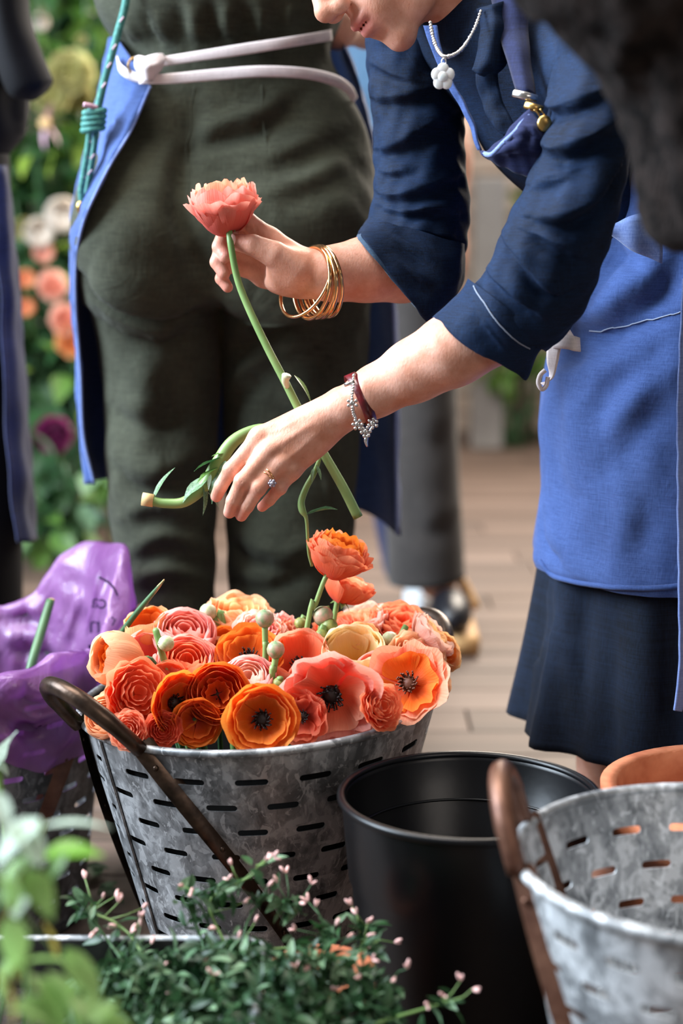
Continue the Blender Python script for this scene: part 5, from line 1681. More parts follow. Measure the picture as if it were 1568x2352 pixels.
KIND = {  # layers: R, top angle, petals, half width, z scale, flare, ruffle
    'ball': [(1.0, 96, 5, 0.86, 1, 0, 0.018), (.93, 108, 6, 0.80, 1, 0, 0.018), (.84, 114, 6, 0.80, 1, 0, 0.018), (.74, 119, 6, .80, 1, 0, 0.018), (.63, 123, 5, .85, 1, 0, 0.024), (.51, 127, 5, .85, 1.05, 0, 0.024), (.38, 131, 4, 1., 1.15, 0, 0.024), (.25, 136, 3, 1.2, 1.4, 0, 0.024)],
    'bud_ball': [(1.0, 128, 6, 0.80, 1.05, 0, 0.018), (.97, 136, 5, 0.85, 1.05, 0, 0.018), (.90, 128, 5, .85, 1.0, 0, 0.036), (.72, 118, 5, .85, 1.0, 0, 0.060), (.52, 116, 4, .9, 1.1, 0, 0.072), (.32, 120, 4, 1., 1.3, 0, 0.072)],
    'rosette': [(1.0, 92, 6, 0.80, .9, .05, 0.024), (.92, 100, 6, 0.78, .95, .02, 0.024), (.82, 106, 6, .78, .95, 0, 0.024), (.70, 108, 5, .82, .95, 0, 0.036), (.54, 104, 4, .75, .9, 0, 0.072), (.40, 100, 4, .8, .9, 0, 0.096)],
    'cup': [(1.0, 104, 4, 0.98, .95, .02, 0.025), (.94, 112, 4, 0.95, .95, 0, 0.034), (.88, 106, 4, .95, .95, 0, 0.034)],
    'globe': [(1.0, 118, 5, 0.92, .92, 0, 0.025), (.95, 124, 5, 0.90, .92, 0, 0.025), (.89, 116, 5, .90, .92, 0, 0.043), (.80, 110, 5, .9, .92, 0, 0.043)],
    'open': [(1.0, 82, 6, 0.80, .72, .22, 0.036), (.94, 86, 5, 0.84, .74, .12, 0.036), (.84, 84, 5, .84, .78, .06, 0.036), (.72, 80, 5, .82, .8, 0, 0.042)],
    'poppy': [(1.0, 84, 5, 0.86, .62, .36, 0.085), (.92, 82, 5, 0.84, .62, .26, 0.085), (.80, 80, 4, .86, .66, .12, 0.102)],
    'full': [(1.0, 84, 6, 0.76, .72, .28, 0.060), (.92, 92, 6, 0.74, .76, .18, 0.060), (.82, 96, 6, .72, .8, .12, 0.060), (.70, 100, 5, .76, .85, .06, 0.060), (.56, 104, 5, .8, .95, 0, 0.060), (.40, 108, 4, .9, 1.15, 0, 0.072), (.26, 114, 3, 1.1, 1.5, 0, 0.060)],
    'bowl': [(1.0, 92, 6, 0.74, .80, .16, 0.054), (.96, 100, 6, 0.72, .82, .06, 0.054), (.90, 104, 6, .72, .86, .02, 0.054), (.80, 106, 5, .76, .9, 0, 0.060), (.66, 106, 5, .8, 1.0, 0, 0.060), (.48, 106, 4, .9, 1.2, 0, 0.072), (.3, 110, 3, 1.1, 1.6, 0, 0.060)],
    'pom': [(1.0, 88, 6, 0.72, .62, .25, .05), (.97, 98, 6, .72, .74, .12, .05), (.93, 107, 6, .70, .85, .05, .05), (.86, 114, 6, .70, .95, 0, .06), (.75, 120, 5, .75, 1.08, 0, .06), (.60, 124, 5, .80, 1.2, 0, .07), (.42, 126, 4, .95, 1.4, 0, .08)],
    'ruffle': [(1.0, 96, 6, 0.66, .85, .20, 0.119), (.90, 104, 6, 0.62, .9, .12, 0.128), (.78, 108, 5, .66, .95, .08, 0.128), (.62, 110, 5, .66, 1.05, .04, 0.136), (.44, 114, 4, .76, 1.3, 0, 0.136)],
}
CENTRE = mesh('centre', *ball((0, 0, 0), (0.20, 0.20, 0.15), 16, 9))
_sv = []
_rs = np.random.RandomState(5)
for k in range(46):
    a = k * 2.399; rr = 0.16 + 0.16 * (k % 5) / 5
    b0 = np.array([math.cos(a) * 0.14, math.sin(a) * 0.14, 0.0]); b1 = np.array([math.cos(a) * rr, math.sin(a) * rr, 0.17 + _rs.uniform(-.05, .06)])
    _sv.append(tube([b0, b1, b1 + [0, 0, 0.02]], [0.012, 0.016, 0.026], 5))
STAM = mesh('stamens', *join(_sv))
SEPAL = leaf_mesh('sepal', 0.75, 0.42, 0.45, 0.2, 4, 5)
CAP = {}


def withmat(me, mat):
    k = (me.name, mat)
    if k not in CAP:
        c = me.copy(); c.materials.clear(); c.materials.append(M[mat]); CAP[k] = c
    return CAP[k]


def flower(label, px, py, Y, rpx, d, kind, col, centre=None, stem_to='bucket', group=None, name='ranunculus', inner=None, seed=0, sepals=True, cat_='flower', squash=1.0):
    rnd = random.Random(seed * 77 + int(px))
    c = at(px, py, Y)
    R = rpx * mpp(px, py, Y) * (1.1 if stem_to == 'bucket' else 1.0)
    d = unit(d)
    e = empty(name, c, label, cat_, group)
    e.rotation_mode = 'QUATERNION'
    q = Vector(d).to_track_quat('Z', 'Y') @ Matrix.Rotation(rnd.uniform(0, 6.28), 3, 'Z').to_quaternion()
    e.rotation_quaternion = q
    L = KIND[kind]
    for li, (r, p1, n, W, zs, fl_, ru) in enumerate(L):
        a0 = rnd.uniform(0, 6.28)
        mat = col if (inner is None or li < len(L) * 0.5) else inner
        for k in range(n):
            me = pmesh(petal(r, p1, W, zs, fl_, ru, rnd.randrange(3)), mat)
            o = bpy.data.objects.new('petal', me)
            COL.objects.link(o)
            o.parent = e
            s = R * rnd.uniform(0.95, 1.05)
            o.scale = (s, s, s * squash * rnd.uniform(0.95, 1.06))
            o.rotation_euler = (rnd.uniform(-.06, .06), rnd.uniform(-.06, .06), a0 + 2 * math.pi * k / n + rnd.uniform(-.16, .16))
    bz = -R * L[0][4] * squash
    if centre:
        zc = -0.62 * R * L[-1][4]
        for nm, me in (('centre', CENTRE), ('stamens', STAM)):
            o = put(nm, withmat(me, centre), None, e)
            o.location = (0, 0, zc); o.scale = (R * 1.1,) * 3
    if sepals:
        for k in range(5):
            o = put('sepal', withmat(SEPAL, 'stem'), None, e)
            o.location = (0, 0, bz * 0.97)
            o.rotation_euler = Matrix.Rotation(k * 1.257, 3, 'Z').to_euler()
            o.scale = (R * 0.62,) * 3
    if stem_to is not None:
        base = c - d * R * L[0][4] * squash * 0.96
        if stem_to == 'bucket':
            tgt = np.array([BC[0] + rnd.uniform(-.05, .05), BC[1] + rnd.uniform(-.05, .05), 0.06])
            mid = base * 0.55 + tgt * 0.45 - np.array([0, 0, 0.01]) - d * 0.015
            pts = [base, base - d * 0.025 + [0, 0, -0.004], mid, tgt]
        else:
            pts = [base] + list(stem_to)
        V, fs = tube(cat(np.array(pts), 18), 0.0030, 8)
        Rm = np.array(q.to_matrix())
        put('stem', mesh('stem', (V - c) @ Rm, fs), M['stem_dark' if stem_to == 'bucket' else 'stem'], e)  # stems down in the bucket get a darker green that stands in for shade
    return e


FLW = [  # px, py, Y, radius px, facing, kind, colour, centre, inner colour, label
    (262, 1512, 1.775, 57, (-.80, -.48, .32), 'bud_ball', 'peach', None, 'orange', 'peach ranunculus ball turned left above the iron loop handle'),
    (338, 1436, 1.88, 50, (-.25, -.3, 1), 'globe', 'apricot', None, 'orange', 'apricot ranunculus at the back left, behind the pink ball'),
    (423, 1452, 1.86, 67, (.1, -.50, .85), 'ball', 'rose', None, 'pink', 'bright pink ranunculus with puffed petals, upper left of the bucket'),
    (335, 1495, 1.84, 44, (.1, -.6, .7), 'cup', 'pink', None, None, 'salmon pink flower wedged between the peach ball and the pink ball'),
    (428, 1520, 1.81, 68, (.15, -.62, .75), 'ball', 'pink', None, 'coral', 'pink and coral ranunculus below the bright pink one'),
    (572, 1492, 1.82, 66, (.05, -.62, .78), 'open', 'orange', 'stamen', None, 'orange flower with a dark stamen ring behind the tall bud'),
    (548, 1402, 1.93, 68, (.1, -.25, 1), 'bowl', 'peach', None, 'apricot', 'ruffled peach flower standing at the back, left of centre'),
    (604, 1442, 1.88, 52, (.25, -.45, .85), 'full', 'blush', None, 'rose', 'pale pink ruffled flower behind the green buds'),
    (500, 1592, 1.735, 64, (.06, -.93, .34), 'rosette', 'deep', 'stamen', None, 'deep orange rosette with a rolled centre at the front'),
    (418, 1618, 1.725, 64, (.60, -.74, .12), 'open', 'orange', 'stamen', None, 'orange flower turned right, left of the deep orange rosette'),
    (318, 1592, 1.735, 66, (.45, -.80, .28), 'full', 'coral', 'stamen', 'salmon', 'coral red flower with twisted inner petals behind the handle'),
    (570, 1556, 1.775, 57, (-.1, -.62, .76), 'ball', 'rose', None, 'blush', 'tight pink ranunculus with spiral petals at the centre'),
    (684, 1506, 1.815, 64, (-.12, -.55, .80), 'cup', 'salmon', 'stamen', 'coral', 'coral cup flower with a dark heart, right of the buds'),
    (810, 1498, 1.825, 66, (0, -.45, .90), 'globe', 'cream', None, 'cream', 'cream yellow globe flower open to the top, right of centre'),
    (756, 1612, 1.715, 92, (-.10, -.84, -.12), 'poppy', 'pink', 'stamen', 'salmon', 'large pink flower with a black centre at the front right'),
    (600, 1656, 1.690, 72, (.0, -.97, .16), 'open', 'orange', 'stamen', None, 'orange flower with a dark centre leaning over the front rim'),
    (932, 1562, 1.755, 76, (-.22, -.82, .50), 'poppy', 'salmon', 'stamen_brown', 'orange', 'orange flower with a brown button centre at the right side'),
    (880, 1622, 1.715, 46, (.50, -.62, .38), 'full', 'coral', None, None, 'small coral flower on the rim under the brown centred flower'),
    (922, 1424, 1.93, 62, (.15, -.40, .95), 'full', 'coral', None, None, 'orange red full flower at the back right near the far handle'),
    (826, 1424, 1.94, 56, (-.35, -.25, .85), 'bowl', 'blush', None, 'peach', 'blush pleated flower below the two tall orange flowers'),
    (1000, 1454, 1.86, 52, (.70, -.02, .60), 'bowl', 'blush', None, 'apricot', 'pale blush flower seen from behind at the right end'),
    (965, 1505, 1.82, 60, (.40, -.55, .75), 'full', 'peach', None, 'salmon', 'peach ruffled flower above the brown centred flower'),
    (1008, 1556, 1.80, 50, (.85, -.42, .25), 'full', 'peach', None, 'orange', 'peach orange ruffled flower hanging over the right rim'),
    (1026, 1496, 1.87, 40, (.7, -.5, .45), 'bowl', 'apricot', None, 'orange', 'apricot yellow flower at the far right edge of the bunch'),
    (242, 1640, 1.745, 52, (-.45, -.55, .50), 'ball', 'peach', None, None, 'peach flower at the left rim seen through the loop handle'),
    (292, 1676, 1.705, 38, (-.15, -.85, .35), 'full', 'salmon', None, None, 'small salmon flower pressed against the rim under the loop handle'),
    (690, 1648, 1.715, 48, (-.25, -.92, .12), 'poppy', 'red', 'stamen', None, 'dark red orange flower tucked low beside the large pink one'),
    (866, 1545, 1.80, 48, (.2, -.6, .7), 'cup', 'pink', None, None, 'pink flower half hidden behind the cream globe'),
    (515, 1478, 1.87, 42, (-.2, -.5, .8), 'cup', 'orange', None, None, 'orange flower peeping out behind the pink and coral one'),
    (655, 1448, 1.89, 40, (.3, -.5, .8), 'ruffle', 'rose', None, 'salmon', 'small rose flower right of the tall green bud'),
    (772, 1440, 1.90, 48, (-.1, -.4, .8), 'full', 'coral', None, 'salmon', 'coral flower behind the pink tinged bud'),
    (452, 1662, 1.720, 50, (.2, -.9, .05), 'open', 'orange', None, 'deep', 'orange flower drooping in the shade below the rosette'),
    (828, 1462, 1.87, 40, (-.1, -.35, .9), 'cup', 'apricot', None, None, 'small apricot cup behind the cream globe'),
    (520, 1440, 1.90, 44, (-.3, -.4, .8), 'cup', 'peach', None, None, 'peach flower below the ruffled one, beside the white bud'),
    (705, 1558, 1.79, 40, (.1, -.8, .5), 'cup', 'salmon', None, None, 'salmon flower under the coral cup'),
    (374, 1676, 1.712, 36, (.15, -.9, .2), 'full', 'red', None, None, 'dark red orange flower in the shade beside the iron handle end'),
    (385, 1560, 1.775, 40, (.1, -.7, .6), 'cup', 'coral', None, None, 'coral flower between the handle flower and the deep rosette'),
]
for i, (px, py, Y, rp_, d, kd, col, ce, inn, lab) in enumerate(FLW):
    flower(lab, px, py, Y, rp_, d, kd, col, ce, 'bucket', 'cut flowers in the main bucket', 'ranunculus', inn, i)

# two tall ones
flower('tall orange flower standing highest above the bucket', 782, 1264, 1.86, 70, (.36, -.08, .92), 'pom', 'coral', None, [at(746, 1330, 1.862), at(722, 1395, 1.862), at(704, 1445, 1.862), np.array([-0.10, 1.87, 0.08])], 'cut flowers in the main bucket', 'ranunculus', 'orange', 51, squash=1.2)
flower('orange pink flower just under the tallest one', 806, 1336, 1.90, 56, (.42, .05, .90), 'bowl', 'coral', None, [at(780, 1385, 1.902), at(766, 1430, 1.90), np.array([-0.06, 1.88, 0.08])], 'cut flowers in the main bucket', 'ranunculus', 'peach', 52, squash=1.2)

# buds
BUD = mesh('bud', *lathe([(0.02, -1.0), (0.55, -0.84), (0.93, -0.35), (1.0, 0.1), (0.85, 0.6), (0.5, 0.92), (0.05, 1.02)], 18))


def bud(label, px, py, Y, r, mat, stem_pts, d=(0, -.1, 1)):
    c = at(px, py, Y)
    R = r * mpp(px, py, Y)
    e = empty('flower_bud', c, label, 'bud', 'buds in the main bucket')
    o = put('bud', withmat(BUD, mat), None, e); o.scale = (R, R, R * 0.98)
    o.rotation_euler = Vector(d).to_track_quat('Z', 'Y').to_euler()
    for k in range(5):
        s = put('sepal', withmat(SEPAL, 'stem'), None, e)
        s.rotation_mode = 'QUATERNION'
        s.rotation_quaternion = Vector(d).to_track_quat('Z', 'Y') @ Matrix.Rotation(k * 1.257, 3, 'Z').to_quaternion() @ Matrix.Rotation(0.95, 3, 'X').to_quaternion()
        s.location = tuple(-unit(d) * R * 0.95); s.scale = (R * 1.5,) * 3
    P = [c - unit(d) * R * 0.9] + [at(*p) for p in stem_pts]
    P.append(np.array([BC[0] + (px - 640) / 9000, BC[1] - 0.02, 0.10]))
    V, fs = tube(cat(np.array(P), 24), 0.0036, 8)
    put('stem', mesh('stem', V - c, fs), M['stem'], e)


for b_ in [('tall green and pink bud on a straight stem at the centre', 608, 1421, 1.80, 22, 'bud', [(609, 1480, 1.80), (609, 1540, 1.80)]),
           ('pink tinged bud just below the tall central bud', 633, 1493, 1.775, 21, 'bud', [(628, 1540, 1.775), (622, 1590, 1.775)]),
           ('pink tinged round bud left of the tall orange stem base', 742, 1416, 1.865, 24, 'bud', [(736, 1450, 1.868)], (-.5, -.2, .8)),
           ('green bud under the pink tinged bud by the tall stem', 756, 1440, 1.858, 20, 'budolive', [(742, 1470, 1.86)], (.4, -.3, .7)),
           ('small green bud at the back, left of the tall stem', 690, 1433, 1.90, 15, 'budolive', [(692, 1470, 1.90)]),
           ('white bud at the back left beside the ruffled peach flower', 478, 1406, 1.90, 20, 'budwhite', [(500, 1432, 1.90), (516, 1460, 1.90)], (-.6, -.3, .7)),
           ('white bud lying on the pink and coral flower', 381, 1478, 1.775, 19, 'budwhite', [(372, 1500, 1.79)], (.7, -.4, .3)),
           ('pale blush bud behind the flower with the brown centre', 896, 1470, 1.85, 20, 'budwhite', [(912, 1490, 1.86)], (-.8, -.2, .3)),
           ('olive bud under the cream globe flower', 826, 1576, 1.765, 24, 'budolive', [(836, 1600, 1.78)], (-.7, -.5, .4)),
           ('small green bud low between the pink spiral and the large pink flower', 640, 1572, 1.765, 16, 'budolive', [(640, 1600, 1.77)]),
           ('smallest green bud at the bottom of the gap by the large pink flower', 652, 1594, 1.755, 14, 'budolive', [(650, 1620, 1.76)]),
           ('yellow green bud beside the stem of the tall orange flower', 738, 1462, 1.845, 17, 'budolive', [(736, 1490, 1.85)], (.5, -.3, .6))]:
    bud(*b_)
s2 = empty('cut_stem', at(290, 1440, 1.86), 'bare green stem sticking out to the right above the apricot flower', 'stem')
mk('stem', ptube([(262, 1480), (300, 1425), (340, 1376), (376, 1333)], [1.88, 1.87, 1.86, 1.85], [7, 7, 6, 2.5], 8, 24), M['stem_dark'], s2)
mk('stem_tip', ptube([(352, 1362), (366, 1345), (377, 1331)], [1.857, 1.853, 1.849], [5.0, 4.0, 1.2], 6, 8), M['stem_cut'], s2)

# ---------------------------------------------------------------- the flower in the hand and the loose stems
st = [(522, 497, 1.905), (527, 540, 1.893), (531, 570, 1.888), (545, 640, 1.885), (570, 706, 1.88), (612, 795, 1.87), (652, 872, 1.865), (694, 955, 1.86), (745, 1045, 1.86), (788, 1120, 1.86), (822, 1188, 1.86)]
hf_ = flower('coral pink flower held up by its long stem in the far hand', 511, 456, 1.905, 78, (-.06, -.10, 1), 'pom', 'pink', None, None, None, 'ranunculus', 'salmon', 61, squash=1.25)
Rm = np.array(hf_.rotation_quaternion.to_matrix()); hc = np.array(hf_.location)
P = np.array([at(*p) for p in st])
V, fs = tube(cat(P, 70), cat(np.array([[0.0038], [0.0038], [0.0038], [0.0040], [0.0042], [0.0044], [0.0046], [0.0048], [0.0052], [0.0056], [0.0058]]), 70)[:, 0], 10)
put('stem', mesh('stem', (V - hc) @ Rm, fs), M['stem'], hf_)
V, fs = tube([at(660, 890, 1.862), at(655, 875, 1.858), at(658, 862, 1.855)], [0.003, 0.004, 0.0055], 8, 8)
put('side_shoot', mesh('side_shoot', (V - hc) @ Rm, fs), M['budwhite'], hf_)
for (a, b_, L_, kd) in (((676, 862, 1.866), (726, 915, 1.86), 0.045, 'slim'),):
    o = put('leaf', withmat(LEAF['slim'], 'stem'), None, hf_)
    dr = at(*b_) - at(*a)
    o.rotation_mode = 'QUATERNION'
    o.rotation_quaternion = Vector(Rm.T @ unit(dr)).to_track_quat('Y', 'Z')
    o.location = tuple(Rm.T @ (at(*a) - hc)); o.scale = (np.linalg.norm(dr),) * 3


def loose_stem(label, pts, rad, mat, leaves, end=None):
    e = empty('loose_stem', at(*pts[len(pts) // 2]), label, 'stem')
    P = np.array([at(*p) for p in pts])
    mk('stem', tube(cat(P, 40), cat(np.array(rad)[:, None], 40)[:, 0], 10), M[mat], e)
    for (a, b_, lm, ld) in leaves:
        p, q = at(*a), at(*b_)
        add_leaf(e, ld, p, q - p, float(np.linalg.norm(q - p)), lm, random.uniform(-.5, .5))
    if end:
        a, b_ = end
        mk('cut_end', tube([at(*a), at(*b_)], [0.0072, 0.0074], 12), M['stem_cut'], e)
    return e


loose_stem('bent leafy stem with a tan cut end trailing left of the near hand',
           [(650, 985, 1.87), (590, 985, 1.865), (535, 1015, 1.86), (498, 1070, 1.86), (470, 1115, 1.86), (425, 1152, 1.86), (380, 1156, 1.86), (345, 1150, 1.86)],
           [0.004, 0.0055, 0.0075, 0.0085, 0.0075, 0.006, 0.0055, 0.0055], 'stem',
           [((512, 1052, 1.856), (442, 1068, 1.85), 'leaf_dark', 'oval'), ((500, 1075, 1.85), (446, 1100, 1.84), 'leaf_mid', 'oval'), ((520, 1060, 1.85), (470, 1150, 1.845), 'leaf_jas2', 'oval'), ((480, 1095, 1.858), (412, 1142, 1.85), 'leaf_jas2', 'oval'), ((468, 1110, 1.855), (480, 1182, 1.85), 'leaf_jas2', 'slim'),
            ((484, 1090, 1.852), (476, 1120, 1.84), 'leaf_silver', 'slim'), ((352, 1146, 1.86), (384, 1066, 1.87), 'leaf_jas2', 'slim'), ((520, 1040, 1.855), (486, 1040, 1.85), 'leaf_mid', 'slim'), ((470, 1125, 1.86), (515, 1165, 1.86), 'stem', 'slim')],
           ((352, 1150, 1.86), (326, 1146, 1.86)))
loose_stem('thin jointed stem with one leaf hanging below the near hand',
           [(735, 1050, 1.86), (722, 1085, 1.86), (704, 1118, 1.86), (692, 1150, 1.858), (694, 1172, 1.856), (703, 1190, 1.856), (706, 1230, 1.86), (709, 1270, 1.865), (716, 1300, 1.87)],
           [0.002, 0.003, 0.0035, 0.0038, 0.004, 0.0022, 0.0018, 0.0018, 0.0016], 'stem',
           [((702, 1183, 1.857), (768, 1156, 1.85), 'leaf_dark', 'oval'), ((726, 1068, 1.855), (742, 1100, 1.85), 'leaf_jas2', 'slim'), ((720, 1075, 1.857), (712, 1106, 1.852), 'leaf_jas2', 'slim')])

# ---------------------------------------------------------------- flowers in the green bank (out of focus)
FB = 'flowers in the green bank'
for i, (px, py, Y, r, d, kd, col, lab) in enumerate([
        (160, 160, 4.45, 50, (.1, -.9, .4), 'full', 'yellow', 'large pale yellow flower head high in the green bank'),
        (118, 215, 4.45, 44, (-.2, -.9, .3), 'full', 'yellow', 'pale yellow flower head below left of the largest yellow one'),
        (175, 215, 4.5, 36, (.3, -.9, .2), 'full', 'yellow', 'smaller yellow flower head above the mauve star flower'),
        (92, 50, 4.45, 20, (0, -.9, .3), 'ball', 'white', 'small white flower at the top left of the bank'),
        (186, 92, 4.45, 13, (0, -.9, .3), 'ball', 'yellow', 'tiny cream bud right of the small white flower'),
        (143, 492, 4.40, 40, (.2, -.9, .3), 'ball', 'white', 'big white rose nearest the apron hem'),
        (90, 532, 4.40, 36, (0, -.9, .3), 'ball', 'white', 'white rose left of the biggest white rose'),
        (52, 525, 4.42, 26, (-.2, -.9, .3), 'ball', 'yellow', 'cream rose at the left of the white roses'),
        (100, 580, 4.40, 24, (0, -.9, .2), 'ball', 'blush', 'small peach rose just below the white roses'),
        (120, 655, 4.35, 32, (.2, -.9, .2), 'full', 'blush', 'peach rose in the middle of the green bank'),
        (60, 640, 4.40, 22, (-.1, -.9, .2), 'ball', 'peach', 'small orange rose beside the navy apron'),
        (58, 706, 4.40, 22, (-.1, -.9, .2), 'ball', 'peach', 'lowest small rose beside the navy apron'),
        (150, 732, 4.30, 34, (.2, -.9, .2), 'full', 'blush', 'apricot rose touching the apron hem'),
        (168, 782, 4.30, 36, (.3, -.9, .1), 'full', 'apricot', 'lowest peach rose in front of the apron hem'),
        (122, 1000, 4.25, 40, (0, -.95, -.1), 'full', 'magenta', 'dark magenta flower low in the green bank'),
        (268, 190, 4.6, 22, (0, -.9, .3), 'ball', 'cream', 'yellow flower glimpsed behind the teal cord')]):
    flower(lab, px, py, Y, r, d, kd, col, None, [at(px, py, Y) + np.array([0, 0.12, -0.10])], FB, 'rose' if kd == 'ball' else 'garden_flower', None, 100 + i, sepals=False)
sf = empty('star_flower', at(105, 285, 4.4), 'mauve star shaped flower with an orange centre in the green bank', 'flower', FB)
for k in range(6):
    a = k * math.pi / 3 + 0.3
    o = put('petal', withmat(LEAF['slim'], 'pink_tip'), None, sf)
    o.rotation_euler = rot_to((math.cos(a), -0.25, math.sin(a)))
    o.scale = (0.062,) * 3
o = put('centre', mesh('centre', *ball((0, -0.008, 0), (0.016, 0.012, 0.016))), M['stem_cut'], sf)
mk('stem', tube([at(105, 285, 4.405), at(110, 330, 4.5)], 0.004, 6, 6), M['stem_dark'], sf)

# ---------------------------------------------------------------- foreground: tin trough with jasmine, leaves close to the lens
tr = empty('tin_trough', (-0.30, 1.30, 0.0), 'dark tin trough with a pale rim, holding the trailing jasmine', 'trough')
x0, x1, y0, y1, h = -0.56, -0.072, 1.14, 1.49, 0.236
mk('trough_wall', join([boxvf((x0, y0, 0), (x1, y0 + 0.004, h)), boxvf((x0, y1 - 0.004, 0), (x1, y1, h)), boxvf((x0, y0, 0), (x0 + 0.004, y1, h)), boxvf((x1 - 0.004, y0, 0), (x1, y1, h)), boxvf((x0, y0, 0), (x1, y1, 0.004))]), M['tin'], tr, smooth=False)
rim = [[x0 + .015, y0, h], [x1 - .015, y0, h], [x1, y0 + .015, h], [x1, y1 - .015, h], [x1 - .015, y1, h], [x0 + .015, y1, h], [x0, y1 - .015, h], [x0, y0 + .015, h]]
mk('trough_rim', tube(rim, 0.0036, 8, closed=True), M['galv_pale'], tr)
mk('soil', boxvf((x0 + 0.005, y0 + 0.005, 0.15), (x1 - 0.005, y1 - 0.005, 0.19)), M['soil'], tr, smooth=False)

rj = np.random.RandomState(3)
JB = mesh('bud', *lathe([(0.03, 0.0), (0.16, 0.25), (0.2, 0.6), (0.12, 0.9), (0.02, 1.0)], 8))
JB.materials.append(M['budpink'])


def jasmine(label, pts, nleaf, nbud, seed, size=(0.012, 0.025), w=0.0011):
    """pts: photo points with Y; the vine starts in the trough"""
    rnd = np.random.RandomState(seed)
    P = cat(np.array([at(*p) for p in pts]), 40)
    e = empty('jasmine_vine', P[0], label, 'vine', 'jasmine vines in the trough')
    V = [tube(P, np.linspace(w * 1.5, w * 0.7, 40), 6)]
    tips = []
    for k in range(max(2, nbud // 2)):
        i = rnd.randint(14, 40)
        d = unit(rnd.normal(size=3) * [1, .6, .5] + [0, -.1, .9])
        t = P[i] + d * rnd.uniform(0.015, 0.035)
        V.append(tube([P[i], (P[i] + t) / 2 + rnd.normal(size=3) * 0.002, t], [w * .6, w * .5, w * .4], 5))
        tips.append((t, d))
    mk('stem', join(V), M['stem'] if seed % 2 else M['stem_dark'], e)
    for k in range(int(nleaf * 1.25)):
        i = rnd.randint(3, 40)
        d = unit(rnd.normal(size=3) + [0, -.3, .25])
        add_leaf(e, 'jas', P[i] + rnd.normal(size=3) * 0.004, d, rnd.uniform(*size), ['leaf_jas', 'leaf_jas', 'leaf_jas2', 'leaf_dark'][rnd.randint(4)], rnd.uniform(-1, 1))
    for k in range(nbud):
        t, d = tips[k % len(tips)]
        o = bpy.data.objects.new('bud', JB); COL.objects.link(o); o.parent = e
        dd = unit(d + rnd.normal(size=3) * 0.5)
        o.location = tuple(t - worldloc(e)); o.rotation_euler = Vector(dd).to_track_quat('Z', 'Y').to_euler()
        s = rnd.uniform(0.006, 0.010); o.scale = (s, s, s)


VINES = [
    ([(430, 2330, 1.42), (470, 2200, 1.46), (440, 2100, 1.49), (420, 2060, 1.50), (470, 2050, 1.50)], 30, 4, 'jasmine vine rising over the rim below the bucket seam'),
    ([(560, 2330, 1.42), (520, 2180, 1.47), (480, 2080, 1.50), (520, 2040, 1.50), (580, 2010, 1.50), (590, 1985, 1.50)], 32, 12, 'jasmine sprig with the highest pink buds before the iron strap'),
    ([(600, 2330, 1.42), (560, 2160, 1.48), (600, 2070, 1.50), (650, 2075, 1.50), (690, 2090, 1.50)], 34, 10, 'jasmine sprig arching right beside the iron strap'),
    ([(380, 2340, 1.42), (330, 2200, 1.46), (280, 2130, 1.49), (220, 2100, 1.50), (200, 2095, 1.51)], 16, 14, 'jasmine twig with tiny buds lying along the trough rim'),
    ([(300, 2350, 1.40), (290, 2230, 1.45), (240, 2150, 1.48), (190, 2080, 1.49), (170, 2070, 1.49)], 20, 4, 'jasmine vine curling at the left of the trough'),
    ([(620, 2350, 1.40), (700, 2300, 1.40), (790, 2210, 1.42), (870, 2160, 1.44)], 30, 6, 'thick pale jasmine stem reaching right to the black bucket'),
    ([(640, 2350, 1.42), (700, 2250, 1.45), (750, 2190, 1.47), (740, 2140, 1.48), (760, 2135, 1.48)], 34, 10, 'jasmine sprig with pale buds before the small terracotta pot'),
    ([(700, 2352, 1.42), (780, 2260, 1.45), (820, 2190, 1.47), (840, 2140, 1.48), (845, 2120, 1.48)], 36, 12, 'jasmine sprig standing at the left edge of the black bucket'),
    ([(760, 2352, 1.38), (840, 2290, 1.40), (880, 2270, 1.41), (900, 2250, 1.42)], 22, 8, 'jasmine sprig with pink buds against the black bucket'),
    ([(860, 2352, 1.36), (930, 2330, 1.37), (1000, 2310, 1.38), (1030, 2300, 1.38)], 18, 9, 'lowest jasmine sprig with pink buds, furthest right'),
    ([(300, 2352, 1.38), (360, 2290, 1.40), (420, 2230, 1.42), (480, 2190, 1.44)], 40, 2, 'dark jasmine clump left of centre in the trough'),
    ([(360, 2352, 1.36), (440, 2310, 1.38), (520, 2260, 1.40), (590, 2230, 1.42)], 44, 4, 'dense jasmine clump at the centre of the trough'),
    ([(480, 2352, 1.36), (560, 2330, 1.37), (650, 2290, 1.39), (720, 2260, 1.41)], 44, 6, 'dense jasmine clump right of centre in the trough'),
    ([(560, 2380, 1.34), (650, 2352, 1.36), (760, 2320, 1.38), (850, 2320, 1.39)], 44, 6, 'low jasmine clump at the bottom edge under the terracotta pot'),
    ([(220, 2352, 1.38), (250, 2280, 1.41), (280, 2220, 1.44), (330, 2180, 1.46)], 34, 2, 'jasmine clump behind the blurred near leaves'),
    ([(400, 2300, 1.42), (460, 2230, 1.44), (540, 2190, 1.46), (620, 2180, 1.47), (700, 2175, 1.47)], 40, 6, 'jasmine vine running along just below the trough rim'),
]
for i, (pts, nl, nb_, lab) in enumerate(VINES):
    jasmine(lab, pts, nl, nb_, 200 + i)
mass = []
for k in range(2000):
    px = rj.uniform(150, 900); t = rj.uniform(0, 1)
    top = np.interp(px, [150, 300, 420, 640, 760, 860, 900], [2230, 2190, 2150, 2160, 2180, 2230, 2320])
    py = top + 20 + (2420 - top) * t
    Yb = 1.44 - 0.10 * t + rj.uniform(-.03, .03)
    if px > 620: Yb = min(Yb, 1.405)
    if 520 < px < 680: Yb -= 0.05 * t
    mass.append(at(px, py, Yb))
